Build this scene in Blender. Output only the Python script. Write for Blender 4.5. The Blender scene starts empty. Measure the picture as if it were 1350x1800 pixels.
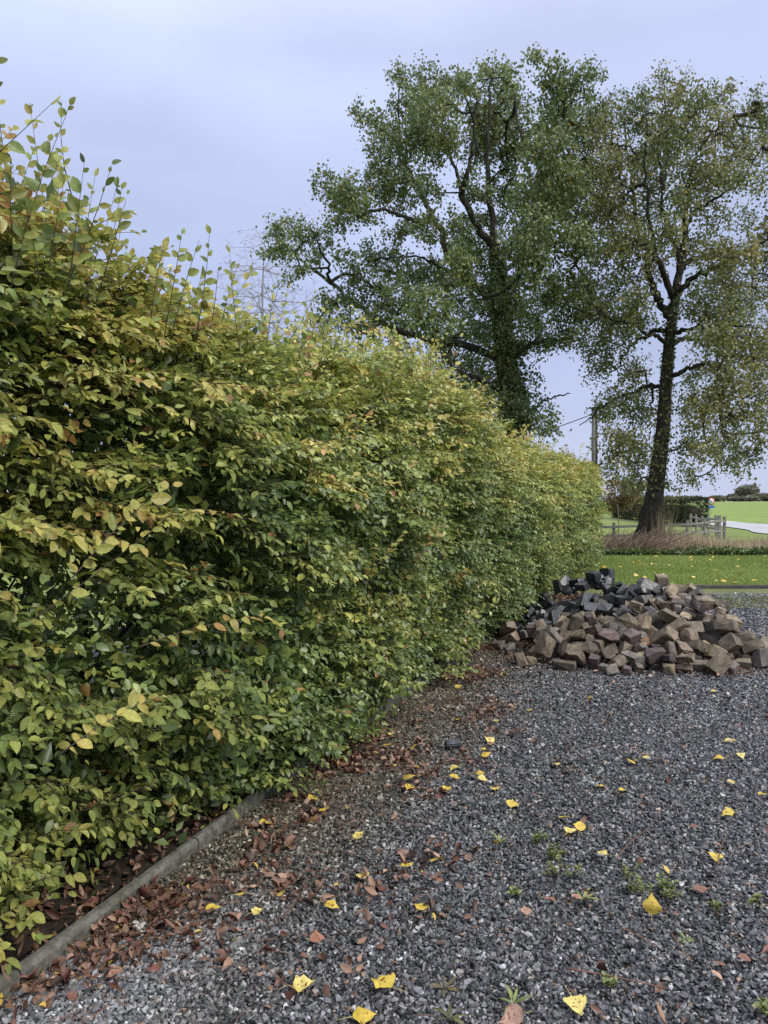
import bpy, bmesh, math, random
import numpy as np
from mathutils import Vector, Matrix

# ------------------------------------------------------------------ camera, sky, sun, exposure
sc = bpy.context.scene
F = 1350.0                       # focal length in pixels of the 1350 x 1800 photograph
CAM_H = 1.55
HZ = 878.0                       # row of the horizon
PITCH = math.atan((900 - HZ) / F)
cam_data = bpy.data.cameras.new('camera')
cam_data.sensor_fit = 'VERTICAL'; cam_data.sensor_height = 24.0; cam_data.lens = 24.0 * F / 1800.0
cam_data.clip_start = 0.05; cam_data.clip_end = 6000
cam = bpy.data.objects.new('camera', cam_data)
cam.location = (0, 0, CAM_H); cam.rotation_euler = (math.pi / 2 - PITCH, 0, 0)
sc.collection.objects.link(cam); sc.camera = cam

SUN_ELEV, SUN_AZ = math.radians(46), math.radians(124)      # azimuth from +Y, clockwise: behind the camera, to the right
world = bpy.data.worlds.new('World'); sc.world = world; world.use_nodes = True
wn, wl = world.node_tree.nodes, world.node_tree.links
wn.clear()
w_out = wn.new('ShaderNodeOutputWorld'); w_bg = wn.new('ShaderNodeBackground')
w_sky = wn.new('ShaderNodeTexSky'); w_sky.sky_type = 'NISHITA'; w_sky.sun_disc = False
w_sky.sun_elevation = SUN_ELEV; w_sky.sun_rotation = SUN_AZ
w_skym = wn.new('ShaderNodeVectorMath'); w_skym.operation = 'SCALE'; w_skym.inputs['Scale'].default_value = 1.0
w_tc = wn.new('ShaderNodeTexCoord'); w_sep = wn.new('ShaderNodeSeparateXYZ')
w_ramp = wn.new('ShaderNodeValToRGB')                        # cloud deck: a little brighter towards the zenith
cr = w_ramp.color_ramp
cr.elements[0].position = 0.0; cr.elements[0].color = (3.12, 3.45, 4.7, 1)
cr.elements[1].position = 1.0; cr.elements[1].color = (12.4, 12.8, 14.4, 1)
e = cr.elements.new(0.25); e.color = (2.85, 3.28, 4.8, 1)
e = cr.elements.new(0.5); e.color = (3.6, 4.1, 5.7, 1)
w_noise = wn.new('ShaderNodeTexNoise'); w_noise.inputs['Scale'].default_value = 1.9; w_noise.inputs['Detail'].default_value = 4.0
w_noise.inputs['Roughness'].default_value = 0.45
w_map = wn.new('ShaderNodeMapping'); w_map.inputs['Scale'].default_value = (1, 1, 2.6); w_map.inputs['Location'].default_value = (.3, .1, .2)
w_mr = wn.new('ShaderNodeMapRange'); w_mr.inputs['From Min'].default_value = 0.3; w_mr.inputs['From Max'].default_value = 0.7
w_mr.inputs['To Min'].default_value = 0.84; w_mr.inputs['To Max'].default_value = 1.15
w_mul = wn.new('ShaderNodeVectorMath'); w_mul.operation = 'SCALE'
w_mix = wn.new('ShaderNodeMix'); w_mix.data_type = 'RGBA'; w_mix.inputs['Factor'].default_value = 0.93
wl.new(w_tc.outputs['Generated'], w_sep.inputs[0]); wl.new(w_sep.outputs['Z'], w_ramp.inputs['Fac'])
wl.new(w_tc.outputs['Generated'], w_map.inputs['Vector']); wl.new(w_map.outputs[0], w_noise.inputs['Vector'])
wl.new(w_noise.outputs['Fac'], w_mr.inputs['Value'])
wl.new(w_ramp.outputs['Color'], w_mul.inputs[0]); wl.new(w_mr.outputs[0], w_mul.inputs['Scale'])
wl.new(w_sky.outputs[0], w_skym.inputs[0])
wl.new(w_skym.outputs[0], w_mix.inputs['A']); wl.new(w_mul.outputs[0], w_mix.inputs['B'])
wl.new(w_mix.outputs['Result'], w_bg.inputs['Color']); wl.new(w_bg.outputs[0], w_out.inputs['Surface'])
w_bg.inputs['Strength'].default_value = 0.08

sun_data = bpy.data.lights.new('sun', 'SUN'); sun_data.energy = 1.5; sun_data.angle = math.radians(28); sun_data.color = (1.0, .95, .84)
sun = bpy.data.objects.new('sun', sun_data); sc.collection.objects.link(sun)
sdir = Vector((math.sin(SUN_AZ) * math.cos(SUN_ELEV), math.cos(SUN_AZ) * math.cos(SUN_ELEV), math.sin(SUN_ELEV)))
sun.rotation_euler = sdir.to_track_quat('Z', 'Y').to_euler(); sun.location = sdir * 50

vs = sc.view_settings
vs.view_transform = 'Standard'; vs.look = 'None'; vs.gamma = 1.0; vs.use_curve_mapping = False; vs.exposure = 1.18
sc.cycles.max_bounces = 7; sc.cycles.diffuse_bounces = 5; sc.cycles.transmission_bounces = 4; sc.cycles.glossy_bounces = 2
sc.cycles.use_denoising = False

# ------------------------------------------------------------------ helpers
RNG = np.random.default_rng(11)
COL = sc.collection
cp, sp = math.cos(PITCH), math.sin(PITCH)
def ray(px, py):
    dx, dy = (px - 675) / F, (900 - py) / F
    return np.array([dx, cp + dy * sp, -sp + dy * cp])       # camera axis +Y tilted down by PITCH
def at(px, py, Y):
    """world point that the photo shows at (px, py), Y metres in front"""
    d = ray(px, py); return np.array([0, 0, CAM_H]) + d * (Y / d[1])
def gnd(px, py, z=0.0):
    d = ray(px, py); return np.array([0, 0, CAM_H]) + d * ((z - CAM_H) / d[2])

def mesh_np(name, V, faces, col=None, uv=None, smooth=False):
    """mesh from arrays; faces = list of (n,3)/(n,4) index arrays; col per vertex; uv per vertex"""
    me = bpy.data.meshes.new(name)
    V = np.asarray(V, np.float32)
    me.vertices.add(len(V)); me.vertices.foreach_set('co', V.ravel())
    idx = [np.asarray(f, np.int32) for f in faces if len(f)]
    loops = np.concatenate([f.ravel() for f in idx])
    tot = np.concatenate([np.full(len(f), f.shape[1], np.int32) for f in idx])
    start = np.concatenate([[0], np.cumsum(tot)[:-1]]).astype(np.int32)
    me.loops.add(len(loops)); me.loops.foreach_set('vertex_index', loops)
    me.polygons.add(len(tot)); me.polygons.foreach_set('loop_start', start)
    me.update(calc_edges=True)
    if smooth: me.polygons.foreach_set('use_smooth', np.ones(len(tot), bool))
    if col is not None:
        a = me.color_attributes.new('Col', 'FLOAT_COLOR', 'POINT')
        c = np.ones((len(V), 4), np.float32); c[:, :3] = col
        a.data.foreach_set('color', c.ravel())
    if uv is not None:
        u = me.uv_layers.new(name='UVMap')
        u.data.foreach_set('uv', np.asarray(uv, np.float32)[loops].ravel())
    me.validate()
    return me

def link(name, me, mat=None, parent=None, loc=None):
    o = bpy.data.objects.new(name, me); COL.objects.link(o)
    if mat is not None and not me.materials: me.materials.append(mat)
    if parent is not None: o.parent = parent
    if loc is not None: o.location = loc
    return o
def tag(o, label=None, cat=None, group=None, kind=None):
    if label: o['label'] = label
    if cat: o['category'] = cat
    if group: o['group'] = group
    if kind: o['kind'] = kind
    return o
def empty(name, loc=(0, 0, 0)):
    o = bpy.data.objects.new(name, None); COL.objects.link(o); o.location = loc; o.empty_display_size = .2
    return o

def nrm(a): return a / np.maximum(np.linalg.norm(a, axis=-1, keepdims=True), 1e-9)

# leaf templates: along (0..1), across (-1..1 of the half width), faces
def leaf_template(st, hw):
    n = len(st); mid = [(s, 0.0) for s in st]
    L = [(st[i], -hw[i]) for i in range(1, n - 1)]; R = [(st[i], hw[i]) for i in range(1, n - 1)]
    P = np.array(mid + L + R); l0, r0 = n, n + n - 2
    tri, quad = [], []
    m = n - 2
    tri += [(0, 1, l0), (0, r0, 1), (n - 1, l0 + m - 1, n - 2), (n - 1, n - 2, r0 + m - 1)]
    for i in range(m - 1):
        quad += [(i + 1, i + 2, l0 + i + 1, l0 + i), (i + 1, r0 + i, r0 + i + 1, i + 2)]
    return P, np.array(tri, np.int32), np.array(quad, np.int32).reshape(-1, 4)
T_NEAR = leaf_template([0, .1, .28, .5, .7, .88, 1], [0, .55, .95, 1, .8, .4, 0])
T_MID = leaf_template([0, .3, .7, 1], [0, .95, .8, 0])
T_FAR = (np.array([(0, 0), (1, 0), (.45, -1), (.45, 1)], float), np.array([(0, 1, 2), (0, 3, 1)], np.int32), np.zeros((0, 4), np.int32))
T_POP = leaf_template([0, .18, .5, 1], [0, 1, .75, 0])

def leaf_arrays(T, pos, fwd, nor, L, hw, fold, curl, col, twist=None):
    """pos,fwd,nor (n,3); L length; hw half width ratio; fold V-shape; curl bend along the rib"""
    P, tri, quad = T; n, k = len(pos), len(P)
    fwd = nrm(fwd); side = nrm(np.cross(nor, fwd)); nor = np.cross(fwd, side)
    v = P[None, :, 0]; u = P[None, :, 1] * hw[:, None]
    z = np.abs(u) * fold[:, None] - curl[:, None] * v * v
    if twist is not None: z = z + twist[:, None] * u * v
    V = pos[:, None, :] + L[:, None, None] * (v[..., None] * fwd[:, None] + u[..., None] * side[:, None] + z[..., None] * nor[:, None])
    off = (np.arange(n) * k)[:, None, None]
    t = (tri[None] + off).reshape(-1, 3); q = (quad[None] + off).reshape(-1, 4)
    C = np.repeat(col, k, axis=0)
    UV = np.tile(np.stack([P[:, 1] * .5 + .5, P[:, 0]], 1), (n, 1))
    return V.reshape(-1, 3), t, q, C, UV

def tube_arrays(p0, p1, r0, r1, sides=3):
    p0, p1 = np.asarray(p0, float), np.asarray(p1, float); n = len(p0)
    r0 = np.broadcast_to(r0, n); r1 = np.broadcast_to(r1, n)
    d = nrm(p1 - p0); ref = np.where(np.abs(d[:, 2:3]) > .9, [[1., 0, 0]], [[0, 0, 1.]])
    a = nrm(np.cross(d, ref)); b = np.cross(d, a)
    th = np.arange(sides) * 2 * math.pi / sides
    ring = np.cos(th)[None, :, None] * a[:, None] + np.sin(th)[None, :, None] * b[:, None]
    V = np.concatenate([p0[:, None] + ring * r0[:, None, None], p1[:, None] + ring * r1[:, None, None]], 1)
    i = np.arange(sides); j = (i + 1) % sides
    q = np.stack([i, j, j + sides, i + sides], 1)
    Q = (q[None] + (np.arange(n) * 2 * sides)[:, None, None]).reshape(-1, 4)
    return V.reshape(-1, 3), Q

def loft(pts, rad, sides=10, cap=True, wob=None):
    """one continuous tube along a polyline; returns verts, quads, tris"""
    pts = np.asarray(pts, float); n = len(pts)
    tang = np.gradient(pts, axis=0); tang = nrm(tang)
    a = None; V = []
    for i in range(n):
        t = tang[i]
        if a is None:
            ref = np.array([1., 0, 0]) if abs(t[0]) < .8 else np.array([0, 1., 0])
            a = ref - t * ref.dot(t)
        else: a = a - t * a.dot(t)
        a = a / np.linalg.norm(a); b = np.cross(t, a)
        th = np.arange(sides) * 2 * math.pi / sides
        rr = rad[i] * (1 if wob is None else wob[i])
        V.append(pts[i] + (np.cos(th) * rr)[:, None] * a + (np.sin(th) * rr)[:, None] * b)
    V = np.concatenate(V)
    i = np.arange(sides); j = (i + 1) % sides
    Q = np.concatenate([np.stack([i, j, j + sides, i + sides], 1) + k * sides for k in range(n - 1)])
    T = np.zeros((0, 3), int)
    if cap:
        V = np.concatenate([V, pts[-1:], pts[:1]]); m = len(V)
        T = np.concatenate([np.stack([i + (n - 1) * sides, j + (n - 1) * sides, np.full(sides, m - 2)], 1), np.stack([j, i, np.full(sides, m - 1)], 1)])
    return V, Q, T
def join(parts):
    """[(V, [faces...], col or None)] -> V, faces by size, col"""
    V, f3, f4, C, o = [], [], [], [], 0
    for p in parts:
        v, fs = p[0], p[1]
        V.append(v)
        for f in fs:
            if len(f): (f3 if f.shape[1] == 3 else f4).append(np.asarray(f) + o)
        if len(p) > 2: C.append(np.broadcast_to(p[2], (len(v), 3)))
        o += len(v)
    return np.concatenate(V), [np.concatenate(f) for f in (f3, f4) if f], (np.concatenate(C) if C else None)

def catmull(P, m=6):
    P = np.asarray(P, float); Q = np.concatenate([[2 * P[0] - P[1]], P, [2 * P[-1] - P[-2]]]); out = []
    for i in range(1, len(Q) - 2):
        for t in np.linspace(0, 1, m, endpoint=False):
            a, b, c, d = Q[i - 1], Q[i], Q[i + 1], Q[i + 2]
            out.append(.5 * ((2 * b) + (c - a) * t + (2 * a - 5 * b + 4 * c - d) * t * t + (3 * b - a - 3 * c + d) * t ** 3))
    out.append(P[-1]); return np.array(out)

# smooth value noise on numpy arrays
_ng = np.random.default_rng(3).random((64, 64, 64)).astype(np.float32)
def noise3(p):
    p = np.asarray(p, float); i = np.floor(p).astype(int); f = p - i; f = f * f * (3 - 2 * f)
    def g(a, b, c): return _ng[(i[..., 0] + a) % 64, (i[..., 1] + b) % 64, (i[..., 2] + c) % 64]
    x, y, z = f[..., 0], f[..., 1], f[..., 2]
    l = lambda a, b, t: a + (b - a) * t
    return l(l(l(g(0, 0, 0), g(1, 0, 0), x), l(g(0, 1, 0), g(1, 1, 0), x), y), l(l(g(0, 0, 1), g(1, 0, 1), x), l(g(0, 1, 1), g(1, 1, 1), x), y), z)
def noise2(x, y, s=0.5):
    return noise3(np.stack([np.asarray(x, float), np.asarray(y, float), np.full(np.shape(x), s, float)], -1))
def smooth(x, a, b):
    t = np.clip((np.asarray(x, float) - a) / (b - a), 0, 1); return t * t * (3 - 2 * t)

# ------------------------------------------------------------------ materials
def mat(name, rough=.8, spec=.4):
    m = bpy.data.materials.new(name); m.use_nodes = True
    b = m.node_tree.nodes['Principled BSDF']; b.inputs['Roughness'].default_value = rough; b.inputs['Specular IOR Level'].default_value = spec
    return m, m.node_tree.nodes, m.node_tree.links, b
def node(N, t, **kw):
    n = N.new(t)
    for k, v in kw.items():
        if k in n.inputs.keys(): n.inputs[k].default_value = v
        else: setattr(n, k, v)
    return n
def ramp(N, stops):
    r = N.new('ShaderNodeValToRGB'); e = r.color_ramp.elements
    while len(e) < len(stops): e.new(.5)
    for k, (p, c) in enumerate(stops): e[k].position = p; e[k].color = (*c, 1)
    return r
def leaf_mat(name, rough=.42, trans=.28, veins=False, spots=False, spec=.45, unit=False):
    m, N, Lk, b = mat(name, rough, spec)
    at_ = node(N, 'ShaderNodeAttribute', attribute_name='Col')
    col = at_.outputs['Color']
    tc = N.new('ShaderNodeTexCoord')
    ns = node(N, 'ShaderNodeTexNoise', Scale=4.0 if unit else 55.0 if veins else 30.0, Detail=3.0); Lk.new(tc.outputs['Object'], ns.inputs['Vector'])
    rp = ramp(N, [(.3, (.78, .78, .78)), (.7, (1.18, 1.18, 1.18))]); Lk.new(ns.outputs['Fac'], rp.inputs['Fac'])
    mx = node(N, 'ShaderNodeMix', data_type='RGBA', blend_type='MULTIPLY'); mx.inputs['Factor'].default_value = 1
    Lk.new(col, mx.inputs['A']); Lk.new(rp.outputs['Color'], mx.inputs['B']); col = mx.outputs['Result']
    if spots:
        n2 = node(N, 'ShaderNodeTexNoise', Scale=7.0 if unit else 90.0, Detail=4.0); Lk.new(tc.outputs['Object'], n2.inputs['Vector'])
        r2 = ramp(N, [(.69, (0, 0, 0)), (.76, (.8, .8, .8))] if veins else [(.56, (0, 0, 0)), (.65, (1, 1, 1))]); Lk.new(n2.outputs['Fac'], r2.inputs['Fac'])
        m2 = node(N, 'ShaderNodeMix', data_type='RGBA'); m2.inputs['B'].default_value = (.16, .06, .015, 1)
        Lk.new(r2.outputs['Color'], m2.inputs['Factor']); Lk.new(col, m2.inputs['A']); col = m2.outputs['Result']
    if veins:
        uv = N.new('ShaderNodeUVMap'); sep = N.new('ShaderNodeSeparateXYZ'); Lk.new(uv.outputs[0], sep.inputs[0])
        a = node(N, 'ShaderNodeMath', operation='SUBTRACT'); a.inputs[1].default_value = .5; Lk.new(sep.outputs['X'], a.inputs[0])
        ab = node(N, 'ShaderNodeMath', operation='ABSOLUTE'); Lk.new(a.outputs[0], ab.inputs[0])
        mu = node(N, 'ShaderNodeMath', operation='MULTIPLY_ADD'); mu.inputs[1].default_value = -.55; Lk.new(ab.outputs[0], mu.inputs[0]); Lk.new(sep.outputs['Y'], mu.inputs[2])
        fr = node(N, 'ShaderNodeMath', operation='MULTIPLY'); fr.inputs[1].default_value = 68.0; Lk.new(mu.outputs[0], fr.inputs[0])
        si = node(N, 'ShaderNodeMath', operation='SINE'); Lk.new(fr.outputs[0], si.inputs[0])
        bp = node(N, 'ShaderNodeBump', Strength=.55, Distance=.002); Lk.new(si.outputs[0], bp.inputs['Height'])
        Lk.new(bp.outputs[0], b.inputs['Normal'])
    Lk.new(col, b.inputs['Base Color'])
    tr = N.new('ShaderNodeBsdfTranslucent'); Lk.new(col, tr.inputs['Color'])
    ms = N.new('ShaderNodeMixShader'); ms.inputs['Fac'].default_value = trans
    Lk.new(b.outputs[0], ms.inputs[1]); Lk.new(tr.outputs[0], ms.inputs[2]); Lk.new(ms.outputs[0], N['Material Output'].inputs['Surface'])
    return m
def noise_mat(name, stops, scale=8, detail=6, rough=.85, bump=.3, bdist=.01, spec=.3, scale2=None, stops2=None, objvar=0.0):
    m, N, Lk, b = mat(name, rough, spec)
    tc = N.new('ShaderNodeTexCoord')
    ns = node(N, 'ShaderNodeTexNoise', Scale=float(scale), Detail=float(detail), Roughness=.65); Lk.new(tc.outputs['Object'], ns.inputs['Vector'])
    rp = ramp(N, stops); Lk.new(ns.outputs['Fac'], rp.inputs['Fac']); col = rp.outputs['Color']
    if scale2:
        n2 = node(N, 'ShaderNodeTexNoise', Scale=float(scale2), Detail=3.0); Lk.new(tc.outputs['Object'], n2.inputs['Vector'])
        r2 = ramp(N, stops2); Lk.new(n2.outputs['Fac'], r2.inputs['Fac'])
        mx = node(N, 'ShaderNodeMix', data_type='RGBA', blend_type='MULTIPLY'); mx.inputs['Factor'].default_value = 1
        Lk.new(col, mx.inputs['A']); Lk.new(r2.outputs['Color'], mx.inputs['B']); col = mx.outputs['Result']
    if objvar:
        oi = N.new('ShaderNodeObjectInfo'); r3 = ramp(N, [(0, (1 - objvar,) * 3), (1, (1 + objvar,) * 3)]); Lk.new(oi.outputs['Random'], r3.inputs['Fac'])
        mx = node(N, 'ShaderNodeMix', data_type='RGBA', blend_type='MULTIPLY'); mx.inputs['Factor'].default_value = 1
        Lk.new(col, mx.inputs['A']); Lk.new(r3.outputs['Color'], mx.inputs['B']); col = mx.outputs['Result']
    Lk.new(col, b.inputs['Base Color'])
    if bump:
        bp = node(N, 'ShaderNodeBump', Strength=bump, Distance=bdist); Lk.new(ns.outputs['Fac'], bp.inputs['Height']); Lk.new(bp.outputs[0], b.inputs['Normal'])
    return m
def attr_mat(name, rough=.7, spec=.3, kind='GEOMETRY', attr='Col', vary=.25, scale=40.0, bump=0.0):
    m, N, Lk, b = mat(name, rough, spec)
    a = node(N, 'ShaderNodeAttribute', attribute_name=attr, attribute_type=kind)
    tc = N.new('ShaderNodeTexCoord'); ns = node(N, 'ShaderNodeTexNoise', Scale=scale, Detail=3.0); Lk.new(tc.outputs['Object'], ns.inputs['Vector'])
    rp = ramp(N, [(.25, (1 - vary,) * 3), (.75, (1 + vary,) * 3)]); Lk.new(ns.outputs['Fac'], rp.inputs['Fac'])
    mx = node(N, 'ShaderNodeMix', data_type='RGBA', blend_type='MULTIPLY'); mx.inputs['Factor'].default_value = 1
    Lk.new(a.outputs['Color'], mx.inputs['A']); Lk.new(rp.outputs['Color'], mx.inputs['B']); Lk.new(mx.outputs['Result'], b.inputs['Base Color'])
    if bump:
        bp = node(N, 'ShaderNodeBump', Strength=bump, Distance=.01); Lk.new(ns.outputs['Fac'], bp.inputs['Height']); Lk.new(bp.outputs[0], b.inputs['Normal'])
    return m

M = {}
M['leaf_near'] = leaf_mat('hornbeam_leaf_veined', .4, .36, veins=True, spec=.7, spots=True)
M['leaf'] = leaf_mat('hornbeam_leaf', .4, .36, spec=.7)
M['poplar'] = leaf_mat('poplar_leaf', .42, .35)
M['fallen'] = leaf_mat('fallen_leaf', .45, .12, spots=True, unit=True)
M['litter'] = leaf_mat('dry_leaf', .55, .1)
M['weed'] = leaf_mat('weed_leaf', .5, .25)
M['grass'] = leaf_mat('grass_blade', .55, .3, spec=.25)
M['drystem'] = attr_mat('dry_stem', .8, .2)
M['twig'] = noise_mat('hornbeam_twig', [(.3, (.035, .024, .02)), (.7, (.09, .065, .05))], 60, 4, .7, .2, .002)
M['bark'] = noise_mat('poplar_bark', [(.3, (.014, .012, .009)), (.55, (.04, .035, .027)), (.75, (.085, .078, .062))], 9, 8, .9, .9, .05, scale2=2.0, stops2=[(.4, (.8, .85, .7)), (.65, (1.1, 1.05, 1))])
M['birch'] = noise_mat('bare_twig', [(.3, (.22, .2, .21)), (.7, (.34, .31, .33))], 3, 3, .8, 0)

# ------------------------------------------------------------------ the setting: ground sheets, road, field
B0 = np.array([-1.213, 2.427]); D2 = np.array([.3593, .9332]); N2 = np.array([.9332, -.3593])   # kerb line, its direction, towards the yard
UP = np.array([0, 0, 1.0]); D3 = np.array([*D2, 0]); N3 = np.array([*N2, 0])
def hp(t, o, z):
    t, o, z = np.broadcast_arrays(np.asarray(t, float), o, z)
    return np.stack([B0[0] + t * D2[0] + o * N2[0], B0[1] + t * D2[1] + o * N2[1], z], -1)
def to_to(x, y):
    dx, dy = np.asarray(x) - B0[0], np.asarray(y) - B0[1]
    return dx * D2[0] + dy * D2[1], dx * N2[0] + dy * N2[1]

M['ground'] = noise_mat('meadow', [(.3, (.11, .14, .035)), (.55, (.17, .205, .055)), (.8, (.25, .26, .09))], .35, 8, .95, .3, .05, scale2=14, stops2=[(.3, (.6, .65, .6)), (.7, (1.2, 1.2, 1.1))])
M['field'] = noise_mat('field_crop', [(.3, (.13, .185, .04)), (.6, (.185, .25, .055)), (.8, (.25, .29, .085))], .08, 8, .95, .3, .1, scale2=.9, stops2=[(.3, (.72, .75, .7)), (.7, (1.15, 1.12, 1.1))])
M['stubble'] = noise_mat('field_edge_stubble', [(.3, (.2, .19, .1)), (.7, (.3, .27, .16))], .2, 4, .95, 0)
M['lawn'] = noise_mat('lawn_turf', [(.3, (.08, .11, .02)), (.55, (.13, .175, .03)), (.8, (.19, .22, .05))], 1.3, 9, .95, .4, .03, scale2=26, stops2=[(.3, (.6, .62, .6)), (.7, (1.25, 1.2, 1.15))])
M['road'] = noise_mat('asphalt_worn', [(.3, (.30, .30, .31)), (.7, (.40, .40, .41))], 5, 6, .8, .1, .01, scale2=.4, stops2=[(.3, (.85, .85, .85)), (.7, (1.1, 1.1, 1.1))])
M['gravelbed'] = noise_mat('gravel_bed', [(.3, (.016, .016, .017)), (.6, (.05, .05, .053)), (.8, (.11, .11, .115))], 48, 5, .7, 1.0, .02)
M['mossbed'] = noise_mat('mossy_gravel', [(.3, (.07, .08, .03)), (.55, (.15, .155, .075)), (.8, (.26, .25, .17))], 30, 6, .9, .8, .02, scale2=1.1, stops2=[(.35, (.7, .8, .5)), (.65, (1.2, 1.15, 1.1))])
M['soil'] = noise_mat('hedge_soil', [(.3, (.012, .009, .007)), (.7, (.05, .036, .026))], 22, 8, .95, 1.0, .03)

def sheet(name, poly, z, m, kind='structure'):
    me = bpy.data.meshes.new(name); me.from_pydata([(x, y, z) for x, y in poly], [], [list(range(len(poly)))])
    return tag(link(name, me, m), kind=kind)
def grid_sheet(name, x0, x1, y0, y1, nx, ny, zf, m):
    X, Y = np.meshgrid(np.linspace(x0, x1, nx), np.linspace(y0, y1, ny)); Z = zf(X, Y)
    V = np.stack([X, Y, Z], -1).reshape(-1, 3); i = np.arange(nx - 1); j = np.arange(ny - 1)
    I, J = np.meshgrid(i, j); a = (J * nx + I).ravel()
    return tag(link(name, mesh_np(name, V, [np.stack([a, a + 1, a + nx + 1, a + nx], 1)], smooth=True), m), kind='structure')

R = 3000
sheet('ground', [(-R, -60), (R, -60), (R, R), (-R, R)], -.02, M['ground'])
def yard_z(x, y): return .012 * (noise2(x * 1.3, y * 1.3, 1.5) - .5) - .004
grid_sheet('gravel_yard', -3.2, 16, -4, 13.1, 160, 150, yard_z, M['gravelbed'])
sheet('hedge_bed', [tuple(hp(-4, -.05, 0)[:2]), tuple(hp(19.5, -.05, 0)[:2]), tuple(hp(19.5, -2.2, 0)[:2]), tuple(hp(-4, -2.2, 0)[:2])], .016, M['soil'])
LY0, LY1 = 13.3, 21.0
grid_sheet('lawn', 2.5, 30, LY0, LY1, 80, 40, lambda x, y: .01 + .02 * noise2(x * .7, y * .7, 2.5), M['lawn'])
grid_sheet('verge', 5, 40, LY1 + .004, 29.5, 60, 20, lambda x, y: -.012 + .03 * noise2(x * .5, y * .5, 4.5), M['ground'])
sheet('mossy_strip', [(3.2, 10.9), (16.4, 10.9), (16.4, 13.2), (3.2, 13.2)], .012, M['mossbed'])
# the road bends from behind the far hedge round to the right
far = [gnd(px, py) for px, py in ((1180, 908.5), (1215, 911), (1250, 913.5), (1290, 917), (1350, 921.5))] + [np.array([30, 40, 0]), np.array([36, 33, 0]), np.array([40, 26, 0])]
near = [gnd(px, py) for px, py in ((1180, 915.5), (1215, 919), (1250, 923.5), (1285, 927.5), (1315, 932), (1335, 937.5))] + [np.array([17.6, 30, 0]), np.array([18.6, 26, 0])]
a, b = catmull([p[:2] for p in far], 8), catmull([p[:2] for p in near], 8)
def resample(P, n):
    s = np.concatenate([[0], np.cumsum(np.linalg.norm(np.diff(P, axis=0), axis=1))]); q = np.linspace(0, s[-1], n)
    return np.stack([np.interp(q, s, P[:, k]) for k in range(P.shape[1])], 1)
a, b = resample(a, 40), resample(b, 40)
V = np.concatenate([np.c_[a, np.full(40, .022)], np.c_[b, np.full(40, .022)]]); i = np.arange(39)
tag(link('road', mesh_np('road', V, [np.stack([i, i + 40, i + 41, i + 1], 1)]), M['road']), kind='structure')
sheet('field', [(20, 62), (22.5, 52), (26.5, 47), (36, 41), (120, 30), (900, 60), (1500, 520), (60, 520), (25, 110)], .0, M['field'])
sheet('field_margin', [(60, 521), (1500, 521), (1500, 700), (20, 700)], .0, M['stubble'])

# ------------------------------------------------------------------ kerb: concrete edging slabs along the hedge
M['concrete'] = noise_mat('weathered_concrete', [(.25, (.035, .034, .028)), (.5, (.11, .105, .093)), (.75, (.21, .205, .19))], 26, 9, .9, .5, .006, scale2=5, stops2=[(.3, (.62, .66, .55)), (.7, (1.1, 1.1, 1.08))])
kerb = tag(empty('kerb_edging', tuple(hp(-2, 0, 0))), 'weathered grey concrete kerb edging running along the foot of the hedge', 'kerb')
prof = [(-.024, -.08), (.024, -.08), (.026, .044), (.020, .056), (.009, .0615), (-.009, .0615), (-.020, .056), (-.025, .044)]
for k in range(8):
    t0, t1 = -2 + k * 1.0 + .004, -2 + (k + 1) * 1.0 - .004
    dz, do = RNG.normal(0, .004), RNG.normal(0, .004)
    ts = np.linspace(t0, t1, 14); V = []
    for tt in ts:
        for (o_, z_) in prof:
            nz = (noise2(tt * 9, o_ * 60 + z_ * 30, 7.5) - .5) * .011
            V.append(hp(tt, o_ + do + nz + max(-.01, .045 - .026 * tt), z_ + dz + nz * .8))
    V = np.array(V) - hp(-2, 0, 0); m_ = len(prof)
    fs = [[i * m_ + q, i * m_ + (q + 1) % m_, (i + 1) * m_ + (q + 1) % m_, (i + 1) * m_ + q] for i in range(13) for q in range(m_)]
    me = bpy.data.meshes.new('edging_slab'); me.from_pydata(V.tolist(), [], fs + [list(range(m_))[::-1], [13 * m_ + q for q in range(m_)]])
    link('edging_slab', me, M['concrete'], kerb)

# ------------------------------------------------------------------ the hornbeam hedge
T_END = 18.6
def hedge_h(t):
    y = B0[1] + np.asarray(t) * D2[1]
    return np.interp(y, [0, 2.4, 2.9, 3.3, 3.7, 4.6, 5.8, 7.2, 7.9, 8.8, 11, 15, 18, 19.8], [2.84, 2.84, 2.80, 2.62, 2.50, 2.50, 2.70, 2.84, 2.64, 2.38, 2.34, 2.42, 2.46, 2.25])
def hedge_front(t, z):
    t = np.asarray(t, float); z = np.asarray(z, float); h = hedge_h(t)
    base = -.03 + .28 * smooth(t, .1, 1.6)
    prof_ = np.interp(z / h, [0, .08, .3, .6, .85, 1.0], [-.05, .02, .10, .08, 0.0, -.22])
    lump = .36 * (noise2(t * 1.0, z * 1.3, 1.5) - .5) + .16 * (noise2(t * 2.7, z * 3.6, 5.5) - .5)
    end = -.9 * smooth(t, T_END - 1.0, T_END + .1)
    return base + prof_ + lump + end
THICK = 1.15

def leaf_colours(n, yel, rng):
    """yel 0..1: how far each leaf has turned"""
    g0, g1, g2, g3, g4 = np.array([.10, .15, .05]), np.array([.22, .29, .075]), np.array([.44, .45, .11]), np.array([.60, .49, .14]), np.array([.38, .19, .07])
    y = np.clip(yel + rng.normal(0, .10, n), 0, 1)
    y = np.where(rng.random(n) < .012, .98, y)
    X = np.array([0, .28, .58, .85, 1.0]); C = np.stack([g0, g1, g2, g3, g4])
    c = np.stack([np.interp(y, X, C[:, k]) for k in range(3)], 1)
    return c * rng.uniform(.78, 1.22, (n, 1))

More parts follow.
